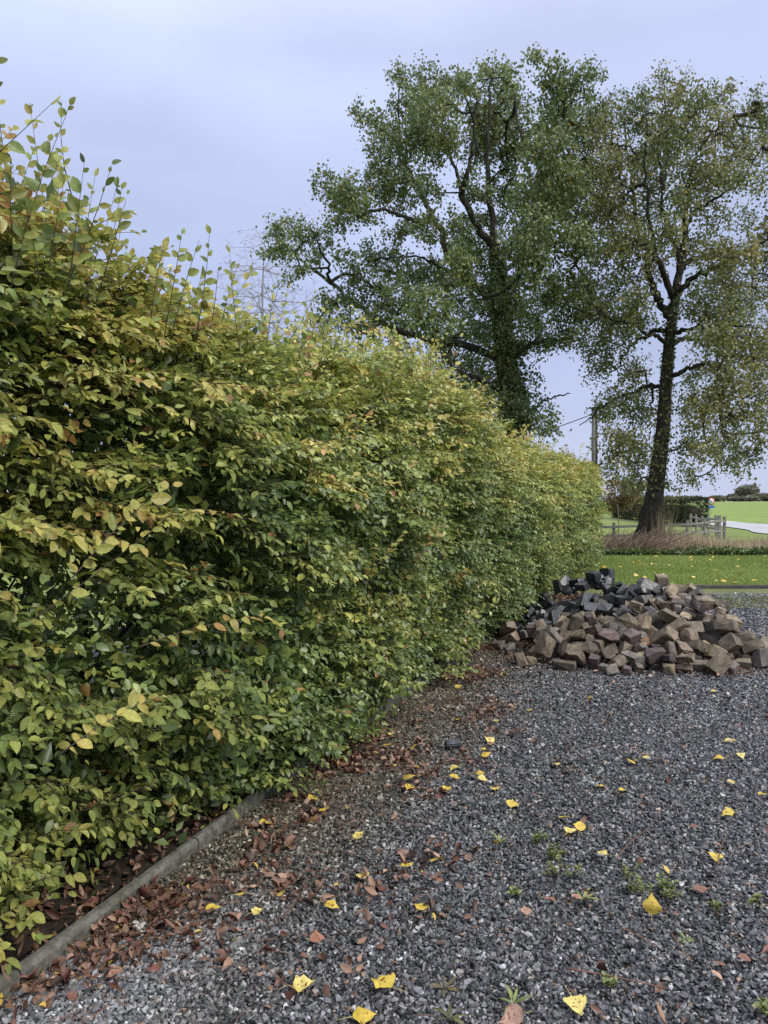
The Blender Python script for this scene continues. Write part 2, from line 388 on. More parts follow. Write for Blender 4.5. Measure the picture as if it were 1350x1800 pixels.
def sprays(tip, axis, upv, L, m, size, yel, rng, droop=.25, lat=.22):
    """leafy shoots: returns leaf pos, fwd, nor, length, yel and twig segments"""
    n = len(tip); axis = nrm(axis); upv = nrm(upv - axis * (upv * axis).sum(1, keepdims=True)); side = np.cross(upv, axis)
    base = tip - axis * L[:, None] + UP * (droop * L * .8)[:, None] * 0
    latb = rng.normal(0, lat, n)
    j = np.arange(m); s = (j + .6) / m
    c = lambda ss: base[:, None] + axis[:, None] * (ss * L[:, None])[..., None] - UP * (droop * (ss ** 2) * L[:, None])[..., None] + side[:, None] * (latb[:, None] * L[:, None] * (ss ** 2 - ss * .4))[..., None]
    ss = np.broadcast_to(s, (n, m)) + rng.normal(0, .028, (n, m))
    pos = c(ss)
    sg = np.where(j % 2 == 0, 1.0, -1.0)[None, :, None] * np.where(rng.random((n, 1, 1)) < .5, 1, -1)
    ang = np.radians(rng.normal(52, 11, (n, m)) * (1 - .55 * s ** 4))[..., None]
    tang = nrm(axis[:, None] - UP * (2 * droop * ss)[..., None])
    fwd = tang * np.cos(ang) + side[:, None] * np.sin(ang) * sg + upv[:, None] * rng.normal(-.12, .22, (n, m, 1))
    nor = upv[:, None] + side[:, None] * sg * rng.normal(-.05, .24, (n, m, 1)) + rng.normal(0, .2, (n, m, 3))
    ll = size[:, None] * np.interp(s, [0, .3, .8, 1], [.7, 1, 1, .75])[None] * rng.uniform(.5, 1.25, (n, m))
    keep = rng.random((n, m)) < .93
    yl = np.broadcast_to(yel[:, None], (n, m)) + rng.normal(0, .06, (n, m)) - .05 * (1 - s)
    q = np.linspace(0, 1, 4); P = c(np.broadcast_to(q, (n, 4)))
    seg0, seg1 = P[:, :-1].reshape(-1, 3), P[:, 1:].reshape(-1, 3)
    rr = np.tile(np.array([1, .75, .5, .25]), (n, 1)); r0, r1 = rr[:, :-1].ravel(), rr[:, 1:].ravel()
    k = keep.ravel()
    return (pos.reshape(-1, 3)[k], fwd.reshape(-1, 3)[k], nor.reshape(-1, 3)[k], ll.ravel()[k], yl.ravel()[k]), (seg0, seg1, r0, r1)

hr = np.random.default_rng(21)
LEAVES = {'near': [], 'mid': [], 'far': []}; TWIGS = []
def add_sprays(lod, *a, tw=True, trad=.0024, **k):
    lv, tg = sprays(*a, **k)
    LEAVES[lod].append(lv)
    if tw: TWIGS.append((tg[0], tg[1], tg[2] * trad, tg[3] * trad))
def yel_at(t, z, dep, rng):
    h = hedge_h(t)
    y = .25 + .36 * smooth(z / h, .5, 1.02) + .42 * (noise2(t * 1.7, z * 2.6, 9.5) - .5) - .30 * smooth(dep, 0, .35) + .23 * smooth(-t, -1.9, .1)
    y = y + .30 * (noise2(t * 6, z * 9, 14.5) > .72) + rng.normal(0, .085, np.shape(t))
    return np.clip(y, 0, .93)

def front(lod, t0, t1, per_m2, m, size, Lr):
    """flat fans of shoots (tiers) over a looser inner fill"""
    area = (t1 - t0) * 2.55; fan = 6
    # tiers
    n = int(area * per_m2 * .62 / m / fan)
    t = hr.uniform(t0, t1, n * 2); z = hr.uniform(.05, 1.0, len(t)) ** .96 * (hedge_h(t) + .02); dep = np.abs(hr.normal(0, .13, len(t)))
    hole = noise2(t * 2.2, z * 3.2, 17.5)
    ok = (dep > .30 * smooth(hole, .54, .74)) & (z > .05 + (.05 + .16 * noise2(t * 2.3, z * 0, 6.5)) * (1 - smooth(t, .5, 1.6)))
    t, z, dep = t[ok][:n], z[ok][:n], dep[ok][:n]; n = len(t); hh = z / hedge_h(t)
    main = nrm(N3 * hr.uniform(.7, 1.1, (n, 1)) + D3 * hr.normal(-.15, .45, (n, 1)) + UP * (hr.normal(-.02, .16, (n, 1)) + .75 * smooth(hh, .72, 1.0)[:, None]))
    upv = nrm(UP * 1.0 + N3 * hr.normal(.30, .16, (n, 1)) + D3 * hr.normal(-.05, .16, (n, 1))); upv = nrm(upv - main * (upv * main).sum(1, keepdims=True)); lat_ = np.cross(upv, main)
    Lm = hr.uniform(.30, .52, n) * (1 if lod != 'far' else .9)
    org = hp(t, hedge_front(t, z) - dep + .08, z) - main * Lm[:, None]
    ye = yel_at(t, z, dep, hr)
    for k in range(fan):
        f = (.30, .42, .54, .66, .8, 1.0)[k]; sgn = (1, -1, 1, -1, 1, 0)[k]
        ang = np.radians(hr.normal(48, 9, n) * (1 - .3 * f)) * sgn
        ax = main * np.cos(ang)[:, None] + lat_ * np.sin(ang)[:, None] - UP * .06
        st = org + main * (Lm * f * .75)[:, None] * (0 if k == 5 else 1)
        L = (Lm if k == 5 else hr.uniform(*Lr, n) * (1.05 - .35 * f))
        add_sprays(lod, st + nrm(ax) * L[:, None], ax, upv + hr.normal(0, .1, (n, 3)), L, m, size * hr.uniform(.8, 1.2, n), ye + hr.normal(0, .05, n), hr, droop=.14, lat=.12)
    # fill
    n = int(area * per_m2 * .38 / m)
    t = hr.uniform(t0, t1, int(n * 1.4)); z = hr.uniform(.06, 1.0, len(t)) * (hedge_h(t) + .02); dep = .06 + np.abs(hr.normal(0, .2, len(t)))
    ok = z > .05 + (.05 + .16 * noise2(t * 2.3, z * 0, 6.5)) * (1 - smooth(t, .5, 1.6))
    t, z, dep = t[ok][:n], z[ok][:n], dep[ok][:n]; n = len(t); hh = z / hedge_h(t)
    axis = N3 * hr.uniform(.55, 1.1, (n, 1)) + D3 * hr.normal(-.1, .55, (n, 1)) + UP * (hr.normal(.12, .33, (n, 1)) + .5 * smooth(hh, .75, 1.0)[:, None])
    upv = UP * .9 + N3 * hr.normal(.3, .3, (n, 1)) + D3 * hr.normal(-.12, .3, (n, 1))
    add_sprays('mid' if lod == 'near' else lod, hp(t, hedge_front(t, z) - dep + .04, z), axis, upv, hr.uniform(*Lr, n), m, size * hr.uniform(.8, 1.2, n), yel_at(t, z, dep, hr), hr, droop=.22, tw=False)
front('near', -.9, 1.3, 5400, 12, .048, (.16, .33))
front('mid', 1.3, 4.0, 5200, 12, .045, (.15, .30))
front('mid', 4.0, 8.0, 3900, 12, .045, (.15, .30))
front('far', 8.0, T_END, 3200, 11, .055, (.16, .32))

def top(lod, t0, t1, per_m2, m, size, Lr, w=THICK):
    n = int((t1 - t0) * w * per_m2 / m)
    t = hr.uniform(t0, t1, n); o = hedge_front(t, hedge_h(t)) - hr.uniform(-.02, w, n)
    L = hr.uniform(*Lr, n)
    z = hedge_h(t) - .05 + .36 * (noise2(t * 2.1, o * 2.1, 3.5) - .5) + np.where(hr.random(n) < .17, hr.uniform(0, .30, n), hr.uniform(-.25, .05, n))
    tip = hp(t, o, z)
    axis = UP * hr.uniform(.35, 1.0, (n, 1)) + N3 * hr.normal(.25, .45, (n, 1)) + D3 * hr.normal(0, .45, (n, 1))
    upv = UP * .6 + N3 * hr.normal(.4, .3, (n, 1)) + D3 * hr.normal(0, .4, (n, 1))
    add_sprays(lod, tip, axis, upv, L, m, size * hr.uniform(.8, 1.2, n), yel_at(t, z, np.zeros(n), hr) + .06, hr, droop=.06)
top('near', -.9, 1.3, 2600, 12, .051, (.22, .45))
top('mid', 1.3, 8.0, 2400, 12, .048, (.2, .4))
top('far', 8.0, T_END, 1300, 12, .064, (.2, .36))
# sparser inner and rear foliage
def back(t0, t1, per_m2, size, o0=.40, o1=THICK + .1):
    n = int((t1 - t0) * 2.5 * per_m2 / 10)
    t = hr.uniform(t0, t1, n); z = np.concatenate([hr.uniform(.02, 1, n - n // 2), hr.uniform(.5, 1.0, n // 4), hr.uniform(.02, .3, n // 2 - n // 4)]) * hedge_h(t); o = hedge_front(t, z) - hr.uniform(o0, o1, n)
    axis = -N3 * hr.uniform(.2, 1, (n, 1)) + D3 * hr.normal(0, .6, (n, 1)) + UP * hr.normal(.15, .4, (n, 1))
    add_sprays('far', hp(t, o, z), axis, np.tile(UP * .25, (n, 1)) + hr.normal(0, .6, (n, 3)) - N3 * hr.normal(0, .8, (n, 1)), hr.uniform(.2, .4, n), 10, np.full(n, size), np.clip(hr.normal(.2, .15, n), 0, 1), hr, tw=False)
back(-1.0, 8, 4300, .068)
back(8, T_END, 1500, .08)
back(-1.0, 3.2, 2800, .07, .3, 1.0)
back(-.9, 1.9, 1800, .08, .3, .95)

# long shoots that stand above the hedge line (foot and tip as seen, distance)
def shoot(p0, p1, Y0, Y1, m, size, yel, bend=.0, r=.0028):
    a_, b_ = at(p0[0] - (p1[0] - p0[0]) * .5, p0[1] + 90, Y0 + .05), at(*p1, Y1); m = int(m * 1.5); L = np.linalg.norm(b_ - a_); ax = (b_ - a_) / L
    side_up = np.array([.25, -.75, .5])
    add_sprays('near', b_[None], ax[None], side_up[None], np.array([L]), m, np.array([size]), np.array([yel]), hr, droop=bend, trad=r, lat=.06)
for s in [((45, 430), (104, 172), 2.55, 2.5, 15, .050, .42), ((-30, 260), (95, 180), 2.5, 2.45, 6, .06, .45), ((-40, 330), (5, 92), 2.45, 2.4, 9, .052, .42),
          ((130, 420), (148, 285), 2.65, 2.6, 8, .050, .38), ((150, 400), (205, 295), 2.7, 2.65, 9, .048, .40), ((185, 450), (222, 350), 2.8, 2.75, 8, .046, .4),
          ((95, 380), (112, 310), 2.6, 2.6, 5, .045, .4), ((60, 400), (42, 330), 2.6, 2.55, 6, .05, .42), ((20, 360), (14, 285), 2.5, 2.45, 5, .05, .5),
          ((300, 500), (322, 405), 3.1, 3.05, 9, .048, .42), ((318, 490), (345, 420), 3.1, 3.1, 6, .045, .45), ((355, 510), (378, 400), 3.3, 3.25, 10, .042, .45),
          ((415, 540), (398, 445), 3.5, 3.5, 8, .045, .5), ((375, 500), (388, 470), 3.4, 3.4, 4, .04, .45), ((270, 480), (282, 430), 3.0, 3.0, 6, .048, .4),
          ((690, 640), (688, 575), 5.6, 5.6, 7, .055, .5), ((755, 650), (762, 555), 6.2, 6.2, 8, .05, .55), ((790, 660), (812, 580), 6.8, 6.8, 9, .055, .7), ((640, 600), (632, 560), 5.0, 5.0, 5, .05, .5),
          ((880, 800), (920, 745), 9.2, 9.2, 7, .06, .4), ((560, 590), (545, 535), 4.6, 4.6, 6, .05, .5), ((470, 560), (478, 505), 4.0, 4.0, 6, .048, .5)]:
    shoot(*s)
for k in range(58):
    t = hr.uniform(-.25, .8) if k < 26 else hr.uniform(.4, 5.5); h = hedge_h(t); L = hr.uniform(.35, .7); b_ = hp(t, hedge_front(t, h) - hr.uniform(0, .35), h + hr.uniform(.05, .40 if k < 26 else .28)); ax = UP + N3 * hr.normal(.1, .25) + D3 * hr.normal(.05, .25)
    add_sprays('near', b_[None], ax[None], np.array([[.25, -.75, .5]]), np.array([L]), int(L / .036), np.array([hr.uniform(.04, .055)]), np.array([hr.uniform(.35, .6)]), hr, droop=0, trad=.003, lat=.15)
# a few long arching branches carrying turned leaves out of the face
n = 60
t = hr.uniform(-.3, 5, n); z = hr.uniform(.25, .97, n) * hedge_h(t)
axis = N3 * hr.uniform(.2, .7, (n, 1)) + D3 * hr.choice([-1, 1], (n, 1)) * hr.uniform(.3, .9, (n, 1)) + UP * hr.uniform(.1, .8, (n, 1))
add_sprays('near', hp(t, hedge_front(t, z) + .10, z), axis, UP * .8 + N3 * hr.normal(.5, .2, (n, 1)), hr.uniform(.45, .75, n), 18, hr.uniform(.048, .066, n), np.clip(hr.normal(.55, .2, n), .2, .95), hr, droop=.2, trad=.0034)

hedge = tag(empty('hornbeam_hedge', tuple(hp(0, -.5, 0))), 'tall clipped hornbeam hedge turning yellow, running from the left edge towards the trees', 'hedge')
H0 = np.array(hedge.location)
def lv_cat(k): return [np.concatenate([x[i] for x in LEAVES[k]]) for i in range(5)]
def build_leaves(T, lv, rng, curl=(.15, .24)):
    pos, fwd, nor, L, yl = lv; n = len(pos)
    return leaf_arrays(T, pos, fwd, nor, L, rng.uniform(.22, .34, n), rng.normal(.26, .22, n), rng.normal(*curl, n), leaf_colours(n, yl, rng), rng.normal(0, .45, n))
near = lv_cat('near')
# the 300 leaves that show largest are objects of their own
pc = near[0] + nrm(near[1]) * near[3][:, None] * .5
vec = np.array([0, 0, CAM_H]) - pc; dist = np.linalg.norm(vec, axis=1)
sx = 675 + F * pc[:, 0] / np.maximum(pc[:, 1], .1); sy = HZ - F * (pc[:, 2] - CAM_H) / np.maximum(pc[:, 1], .1)
facing = np.abs((nrm(near[2]) * vec).sum(1)) / dist
_, oo = to_to(pc[:, 0], pc[:, 1]); tt_ = to_to(pc[:, 0], pc[:, 1])[0]
outer = oo - hedge_front(tt_, np.clip(pc[:, 2], 0, 3))
vis = (sx > 5) & (sx < 1345) & (sy > 5) & (sy < 1795) & ((outer > .0) | (pc[:, 2] > hedge_h(tt_) + .05))
score = np.where(vis, near[3] ** 2 * facing / dist ** 2, -1)
big = np.argsort(-score)[:300]; rest = np.setdiff1d(np.arange(len(dist)), big)
Vb, tb, qb, Cb, UVb = build_leaves(T_NEAR, [x[big] for x in near], hr)
k17 = len(T_NEAR[0])
for i in range(300):
    V = Vb[i * k17:(i + 1) * k17]; o0 = V[0].copy()
    me = mesh_np('leaf', V - o0, [T_NEAR[1], T_NEAR[2]], Cb[i * k17:(i + 1) * k17], UVb[i * k17:(i + 1) * k17])
    link('leaf', me, M['leaf_near'], hedge, o0 - H0)
Vn, tn, qn, Cn, UVn = build_leaves(T_NEAR, [x[rest] for x in near], hr)
tag(link('foliage', mesh_np('foliage', Vn - H0, [tn, qn], Cn, UVn), M['leaf_near'], hedge), kind='stuff')
for kk, TT in (('mid', T_MID), ('far', T_FAR)):
    Vn, tn, qn, Cn, UVn = build_leaves(TT, lv_cat(kk), hr)
    tag(link('foliage', mesh_np('foliage', Vn - H0, [tn, qn], Cn), M['leaf'], hedge), kind='stuff')
p0, p1, r0, r1 = [np.concatenate([x[i] for x in TWIGS]) for i in range(4)]
Vt, Qt = tube_arrays(p0, p1, r0, r1, 3)
tag(link('twig_mass', mesh_np('twig_mass', Vt - H0, [Qt]), M['twig'], hedge), kind='stuff')
# stems: each plant of the hedge, forked, inside the foliage
for t in np.arange(-.8, T_END - .4, .42):
    t = t + hr.normal(0, .05); h = hedge_h(t) - .1; o_ = -.50 + hr.normal(0, .06) + (.2 if t > 3 else 0)
    parts = []
    top_p = None
    zz = np.array([-.03, .25, .7, 1.2, h * .75, h - .28]); pts = hp(t + np.cumsum(hr.normal(0, .05, 6)), o_ + np.cumsum(hr.normal(0, .03, 6)), zz) - H0
    pts = catmull(pts, 3); V, Q, T_ = loft(pts, np.linspace(.034, .006, len(pts)) * hr.uniform(.8, 1.2), 6); parts.append((V, [Q, T_]))
    for b_ in range(9 if t < 8 else 4):
        i = int(hr.integers(2, len(pts) - 2)); st = pts[i]
        dirn = nrm((N3 * hr.uniform(-.6, 1) + D3 * hr.normal(0, .6) + UP * hr.uniform(.2, .9))[None])[0]
        L = hr.uniform(.35, .7); bp_ = np.array([st, st + dirn * L * .5 + UP * .03, st + dirn * L])
        V, Q, T_ = loft(catmull(bp_, 3), np.linspace(.012, .003, 7), 5); parts.append((V, [Q, T_]))
    V, fs, _ = join(parts)
    link('stem', mesh_np('stem', V, fs, smooth=True), M['twig'], hedge)

# ------------------------------------------------------------------ two poplars, bare birch and other trees
def grow(skel, sprig, bal=.25):
    """skel: list of (points (k,3)); sprig: (n,3) targets. Each sprig joins the nearest wood (Prim-like, short paths preferred)."""
    nodes = [p for s in skel for p in s]; P = np.array(nodes); base_n = len(P)
    pl = np.zeros(base_n)
    allp = np.concatenate([P, sprig]); parent = np.full(len(allp), -1)
    cost = np.concatenate([pl, np.zeros(len(sprig))])
    d = np.full(len(sprig), 1e9); arg = np.zeros(len(sprig), int)
    for i in range(0, base_n, 400):
        dd = np.linalg.norm(sprig[:, None] - P[None, i:i + 400], axis=2); a_ = dd.argmin(1); v = dd[np.arange(len(sprig)), a_]
        m_ = v < d; d[m_] = v[m_]; arg[m_] = a_[m_] + i
    done = np.zeros(len(sprig), bool); dist = d.copy(); key = d.copy(); order = []
    for _ in range(len(sprig)):
        k = int(np.where(done, 1e9, key).argmin()); done[k] = True; order.append(k)
        parent[base_n + k] = arg[k]; cost[base_n + k] = cost[arg[k]] + dist[k]
        nd = np.linalg.norm(sprig - sprig[k], axis=1); nk = nd + bal * cost[base_n + k]
        better = (~done) & (nk < key)
        key[better] = nk[better]; dist[better] = nd[better]; arg[better] = base_n + k
    w = np.zeros(len(allp)); w[base_n:] = 1
    for k in order[::-1]:
        w[parent[base_n + k]] += w[base_n + k]
    return allp, parent, w, base_n

def make_tree(name, label, loc, trunk, trunk_r, limbs, clumps, Y, depth, n_sprig, per, leaf_len, colour, seed, ivy=0, hang=0.0):
    r = np.random.default_rng(seed); root = tag(empty(name, loc), label, 'tree'); L0 = np.array(loc)
    tp = catmull([at(px, py, Y) for px, py in trunk], 6); tp[0] = [tp[0][0], tp[0][1], -.1]
    tr = np.interp(np.linspace(0, 1, len(tp)), np.linspace(0, 1, len(trunk_r)), trunk_r)
    parts = []
    V, Q, T_ = loft(tp, tr, 18, wob=1 + .12 * (r.random((len(tp), 18)) - .5)); parts.append((V, [Q, T_]))
    if trunk_r[0] > .4:                                        # root flare
        for k in range(7):
            an = k * 2 * math.pi / 7 + r.normal(0, .2); dv = np.array([math.cos(an), math.sin(an), 0]); b_ = tp[0] * [1, 1, 0]
            V, Q, T_ = loft(catmull([b_ + dv * .15 + [0, 0, 1.3], b_ + dv * .32 + [0, 0, .55], b_ + dv * .72 + [0, 0, .08], b_ + dv * 1.0 + [0, 0, -.08]], 4), np.linspace(.16, .07, 13), 8); parts.append((V, [Q, T_]))
    V, fs, _ = join(parts); link('trunk', mesh_np('trunk', V - L0, fs, smooth=True), M['bark'], root)
    skel = [tp[len(tp) // 3:]]
    # limbs: pixel polylines starting on the trunk, each with a depth drift
    for li, (pts, r0, r1) in enumerate(limbs):
        dz = depth * r.uniform(-.75, .75); k = len(pts)
        P = np.array([at(px, py, Y + dz * (i / (k - 1)) ** .8) for i, (px, py) in enumerate(pts)])
        if li == -1: continue
        P = catmull(P, 6); P[2:-1] += r.normal(0, .035, (len(P) - 3, 3))
        V, Q, T_ = loft(P, np.linspace(r0, r1, len(P)) * r.uniform(.9, 1.1, len(P)), 9)
        link('limb', mesh_np('limb', V - L0, [Q, T_], smooth=True), M['bark'], root); skel.append(P)
    # sprig centres
    area = np.array([c[2] * c[3] for c in clumps], float); cnt = np.maximum(3, (area / area.sum() * n_sprig)).astype(int)
    S = []
    allsk = np.concatenate(skel)
    for c, n in zip(clumps, cnt):
        x, y, rx, ry = c[:4]; cx = np.mean([q[0] for q in clumps]); half = max(abs(q[0] - cx) for q in clumps)
        lim = depth * math.sqrt(max(.12, 1 - ((x - cx) / (half * 1.1)) ** 2))
        dy = r.uniform(-lim, lim)
        u = r.normal(0, 1, (n, 3)); u = nrm(u) * (r.random((n, 1)) ** (1 / 2.2))
        C = at(x, y, Y + dy); sc_ = (Y + dy) / F
        p = C + u * np.array([rx * sc_, (rx + ry) * .55 * sc_, ry * sc_]) * 1.04
        S.append(p)
    S = np.concatenate(S); S = S[S[:, 2] > .6]
    allp, parent, w, bn = grow(skel, S)
    ch = np.arange(bn, len(allp)); pa = parent[ch]
    rad = .0055 * np.sqrt(w); rad = np.minimum(rad, .075)
    mid = (allp[ch] + allp[pa]) / 2 + r.normal(0, .05, (len(ch), 3))
    V1, Q1 = tube_arrays(allp[pa], mid, np.minimum(rad[ch] * 1.25, np.where(pa < bn, .08, rad[pa])), rad[ch] * 1.1, 4)
    V2, Q2 = tube_arrays(mid, allp[ch], rad[ch] * 1.1, rad[ch] * .9, 4)
    V, fs, _ = join([(V1, [Q1]), (V2, [Q2])])
    tag(link('branchwork', mesh_np('branchwork', V - L0, fs), M['bark'], root), kind='stuff')
    # leaves
    n = len(S); tot = n * per
    ctr = np.repeat(S, per, axis=0); dirn = nrm(S - allp[pa]); dirn = np.repeat(dirn, per, axis=0)
    pos = ctr + dirn * r.normal(.02, .15, (tot, 1)) + r.normal(0, .112, (tot, 3)) - UP * hang * r.random((tot, 1))
    if ivy:
        i = r.integers(0, len(tp), ivy); an = r.uniform(0, 6.28, ivy); rr = tr[i] + r.uniform(.0, .07, ivy)
        p = tp[i] + np.stack([np.cos(an) * rr, np.sin(an) * rr, r.normal(0, .2, ivy)], 1); p = p[p[:, 2] > 1.9]
        pos = np.concatenate([pos, p]); tot = len(pos)
    fwd = r.normal(0, .6, (tot, 3)) - UP * .55; nor = r.normal(0, 1, (tot, 3))
    LL = leaf_len * r.uniform(.7, 1.25, tot)
    blot = noise3(pos * .55 + seed); col = colour(pos, blot, r)
    V, t_, q_, C, _ = leaf_arrays(T_POP if per < 0 else T_FAR, pos, fwd, nor, LL, r.uniform(.36, .48, tot), r.normal(.15, .2, tot), r.normal(.1, .2, tot), col)
    tag(link('crown', mesh_np('crown', V - L0, [t_, q_], C), M['poplar'], root), kind='stuff')
    return root

def col_green(p, b, r):
    n = len(p); c = np.array([.142, .178, .064]) + (b[:, None] - .5) * np.array([.09, .09, .03])
    m_ = r.random(n); c = np.where((m_ < .025)[:, None], np.array([.34, .26, .05]), c)
    return np.clip(c * r.uniform(.7, 1.45, (n, 1)), .01, 1)
def col_turn(p, b, r):
    n = len(p); k = np.clip(b[:, None] * 1.4 - .42 + r.normal(0, .22, (n, 1)), 0, 1)
    c = np.array([.155, .185, .07]) * (1 - k) + np.array([.26, .24, .085]) * k
    m_ = r.random(n); c = np.where((m_ < .035)[:, None], np.array([.38, .27, .07]), c)
    return np.clip(c * r.uniform(.7, 1.4, (n, 1)), .01, 1)

cl1 = [(706,125,20,30),(712,180,33,36),(750,135,26,28),(755,195,38,40),(790,160,30,34),(820,150,22,28),(860,130,28,28),(890,125,20,26),(840,190,40,42),(900,185,42,42),(942,108,12,24),(975,150,38,40),(1018,140,30,32),(1045,132,11,18),(1000,205,42,38),(1040,225,32,38),
 (628,197,20,18),(655,210,18,16),(672,250,34,36),(722,250,42,42),(782,245,40,36),(840,255,40,36),(900,260,45,42),(960,270,46,42),(1020,290,46,46),(1060,310,28,55),
 (572,322,24,22),(590,350,26,24),(622,348,36,32),(662,318,42,32),(600,384,20,16),(648,375,32,22),(702,340,40,32),(755,325,28,30),(835,325,34,30),(885,330,40,36),(940,340,46,38),(1000,360,46,38),(1050,380,36,42),
 (705,405,36,26),(745,400,30,32),(800,395,26,30),(850,385,28,26),(900,385,30,30),(960,400,42,32),(1020,430,42,38),
 (485,408,20,22),(497,440,30,16),(520,405,22,28),(545,425,26,30),(575,410,14,26),(478,442,20,10),(560,460,20,14),(508,495,15,10),(540,480,20,12),
 (612,465,26,26),(650,450,32,26),(690,470,42,36),(740,480,42,32),(640,510,42,34),(700,530,46,38),(592,530,30,26),(570,560,30,22),(640,570,46,28),(700,590,46,32),(760,550,46,42),
 (812,470,34,32),(850,470,36,42),(800,530,42,42),(870,520,46,46),(930,470,40,40),(980,500,42,42),(940,550,46,42),(1000,560,32,36),(1032,520,32,42),(790,600,42,42),(850,600,46,46),(908,618,42,40),(950,600,34,24),
 (838,660,38,38),(888,680,46,42),(925,690,34,36),(858,722,42,36),(915,735,46,36),(962,742,22,20),(800,655,38,38),(830,700,34,34),(985,600,26,14),
 # the near and far sides of the crown
 (760,220,50,60),(880,240,60,60),(980,230,55,60),(700,300,50,50),(820,430,45,45),(930,420,55,50),(880,560,60,60),(770,500,50,45),(990,330,55,50)]
lb1 = [([(875,445),(840,395),(812,345),(815,322),(826,285),(832,240),(838,170)], .13, .03), ([(812,345),(798,290),(775,245),(758,205),(748,150)], .07, .02),
 ([(880,540),(830,495),(790,455),(778,410),(762,385),(745,350),(715,290),(702,240),(704,130)], .17, .025), ([(762,388),(725,385),(680,370),(620,368),(565,328)], .09, .02),
 ([(870,530),(820,490),(785,475),(755,460),(730,450),(680,455)], .09, .02), ([(874,450),(912,425),(930,395),(950,370),(945,310),(952,260),(985,200),(1010,140)], .14, .025), ([(950,370),(985,345),(1020,300),(1045,240)], .08, .02),
 ([(872,440),(862,360),(858,270),(862,190),(866,120)], .13, .025), ([(880,480),(920,455),(955,435),(985,425),(1015,410),(1050,380)], .10, .02), ([(955,436),(1000,450),(1030,490),(1035,530)], .06, .02),
 ([(886,600),(868,535),(850,522)], .07, .02), ([(890,640),(830,610),(760,600),(680,572),(620,530),(580,497),(540,466),(500,430),(478,415)], .15, .02), ([(580,497),(577,465),(560,430),(545,400)], .06, .015),
 ([(893,650),(922,612),(960,601),(1000,597)], .09, .02), ([(892,740),(940,715),(975,698),(1002,692)], .05, .018), ([(894,700),(840,665),(800,650),(770,610)], .09, .02), ([(935,330),(920,260),(905,180),(890,120)], .07, .02), ([(700,250),(665,225),(630,195)], .05, .015)]
make_tree('poplar_tree', 'large dense green poplar whose foot is hidden behind the hedge', tuple(at(905, 950, 27.0) * [1, 1, 0]),
          [(908, 975), (905, 850), (900, 740), (890, 640), (882, 560), (874, 450)], [.5, .42, .34, .29, .25, .19], lb1, cl1, 27.0, 4.2, 3300, 27, .112, col_green, 31, ivy=9000)

cl2 = [(1070,175,18,20),(1100,180,28,28),(1135,165,22,24),(1165,140,16,26),(1205,145,20,22),(1180,185,36,32),(1230,175,32,28),(1265,165,26,22),(1285,158,10,16),(1325,182,20,28),(1348,200,20,28),(1120,220,42,38),(1060,222,32,34),(1180,240,42,38),(1240,225,42,38),(1295,215,36,30),(1342,250,25,36),
 (1090,280,46,42),(1150,295,46,38),(1215,290,40,36),(1282,252,36,26),(1300,262,40,30),(1080,350,46,42),(1140,360,46,42),(1200,350,34,30),(1272,298,32,26),(1312,310,26,26),(1110,420,46,38),(1170,405,32,32),(1060,420,42,42),(1050,480,36,36),(1100,480,42,38),(1150,462,22,26),(1215,425,36,30),(1258,378,26,26),(1262,440,36,34),(1312,380,30,20),(1302,440,36,30),(1345,400,24,30),(1350,460,30,36),(1290,485,40,30),(1240,492,32,26),
 (1042,540,36,32),(1082,560,40,40),(1120,530,30,26),(1065,610,40,36),(1112,640,30,34),(1022,590,26,20),(1052,648,22,20),(1230,530,36,30),(1282,530,40,36),(1332,530,36,36),(1250,590,40,36),(1300,600,40,42),(1342,610,28,46),(1230,650,30,30),(1280,660,40,42),(1327,680,30,46),(1245,710,36,40),(1295,730,40,42),(1337,760,22,36),(1270,780,40,36),(1240,790,22,26),(1310,800,30,20),(1292,825,20,10),(1248,832,12,7),
 (1100,700,36,36),(1062,722,26,30),(1130,720,26,40),(1085,770,36,36),(1120,790,30,40),(1070,820,26,20),(1110,840,22,18),(1205,700,20,36),(1210,770,24,40),(1212,825,20,26),(1190,850,14,14),(1130,850,16,16),
 (1390,300,45,80),(1400,450,45,80),(1395,600,45,80),(1380,720,35,50),(1370,200,30,40),(1150,250,50,50),(1230,330,45,45),(1110,560,40,40),(1270,560,45,50)]
lb2 = [([(1181,560),(1163,535),(1150,510),(1141,480),(1134,440),(1121,400),(1115,350),(1105,290),(1100,210)], .15, .025), ([(1184,525),(1166,482),(1156,455),(1148,420),(1140,360),(1135,280),(1137,190)], .11, .02),
 ([(1186,540),(1192,495),(1199,462),(1201,420),(1206,370),(1214,310),(1238,250),(1290,205)], .15, .02), ([(1199,465),(1235,450),(1265,440),(1320,445),(1360,455)], .10, .02), ([(1187,520),(1215,490),(1270,465),(1330,430),(1380,400)], .10, .02),
 ([(1194,480),(1190,440),(1168,385),(1165,340),(1160,290),(1146,255)], .09, .02), ([(1165,340),(1172,280),(1170,210),(1167,140)], .07, .015), ([(1202,400),(1225,372),(1250,355),(1300,320),(1340,260)], .07, .015),
 ([(1177,582),(1150,580),(1138,590),(1112,604),(1095,630),(1085,660)], .09, .02), ([(1175,605),(1157,592),(1137,588),(1110,570),(1070,560),(1040,545)], .08, .018), ([(1182,586),(1215,577),(1260,575),(1310,572),(1350,580)], .08, .018),
 ([(1180,602),(1205,596),(1225,600),(1250,612),(1266,640),(1274,700),(1275,760)], .08, .015), ([(1175,663),(1210,648),(1250,640),(1260,690),(1268,760),(1275,810)], .08, .015), ([(1172,682),(1140,678),(1110,690),(1075,707),(1050,722),(1018,748)], .08, .015), ([(1147,680),(1145,725),(1140,770)], .035, .012), ([(1100,695),(1108,730),(1118,780)], .03, .01)]
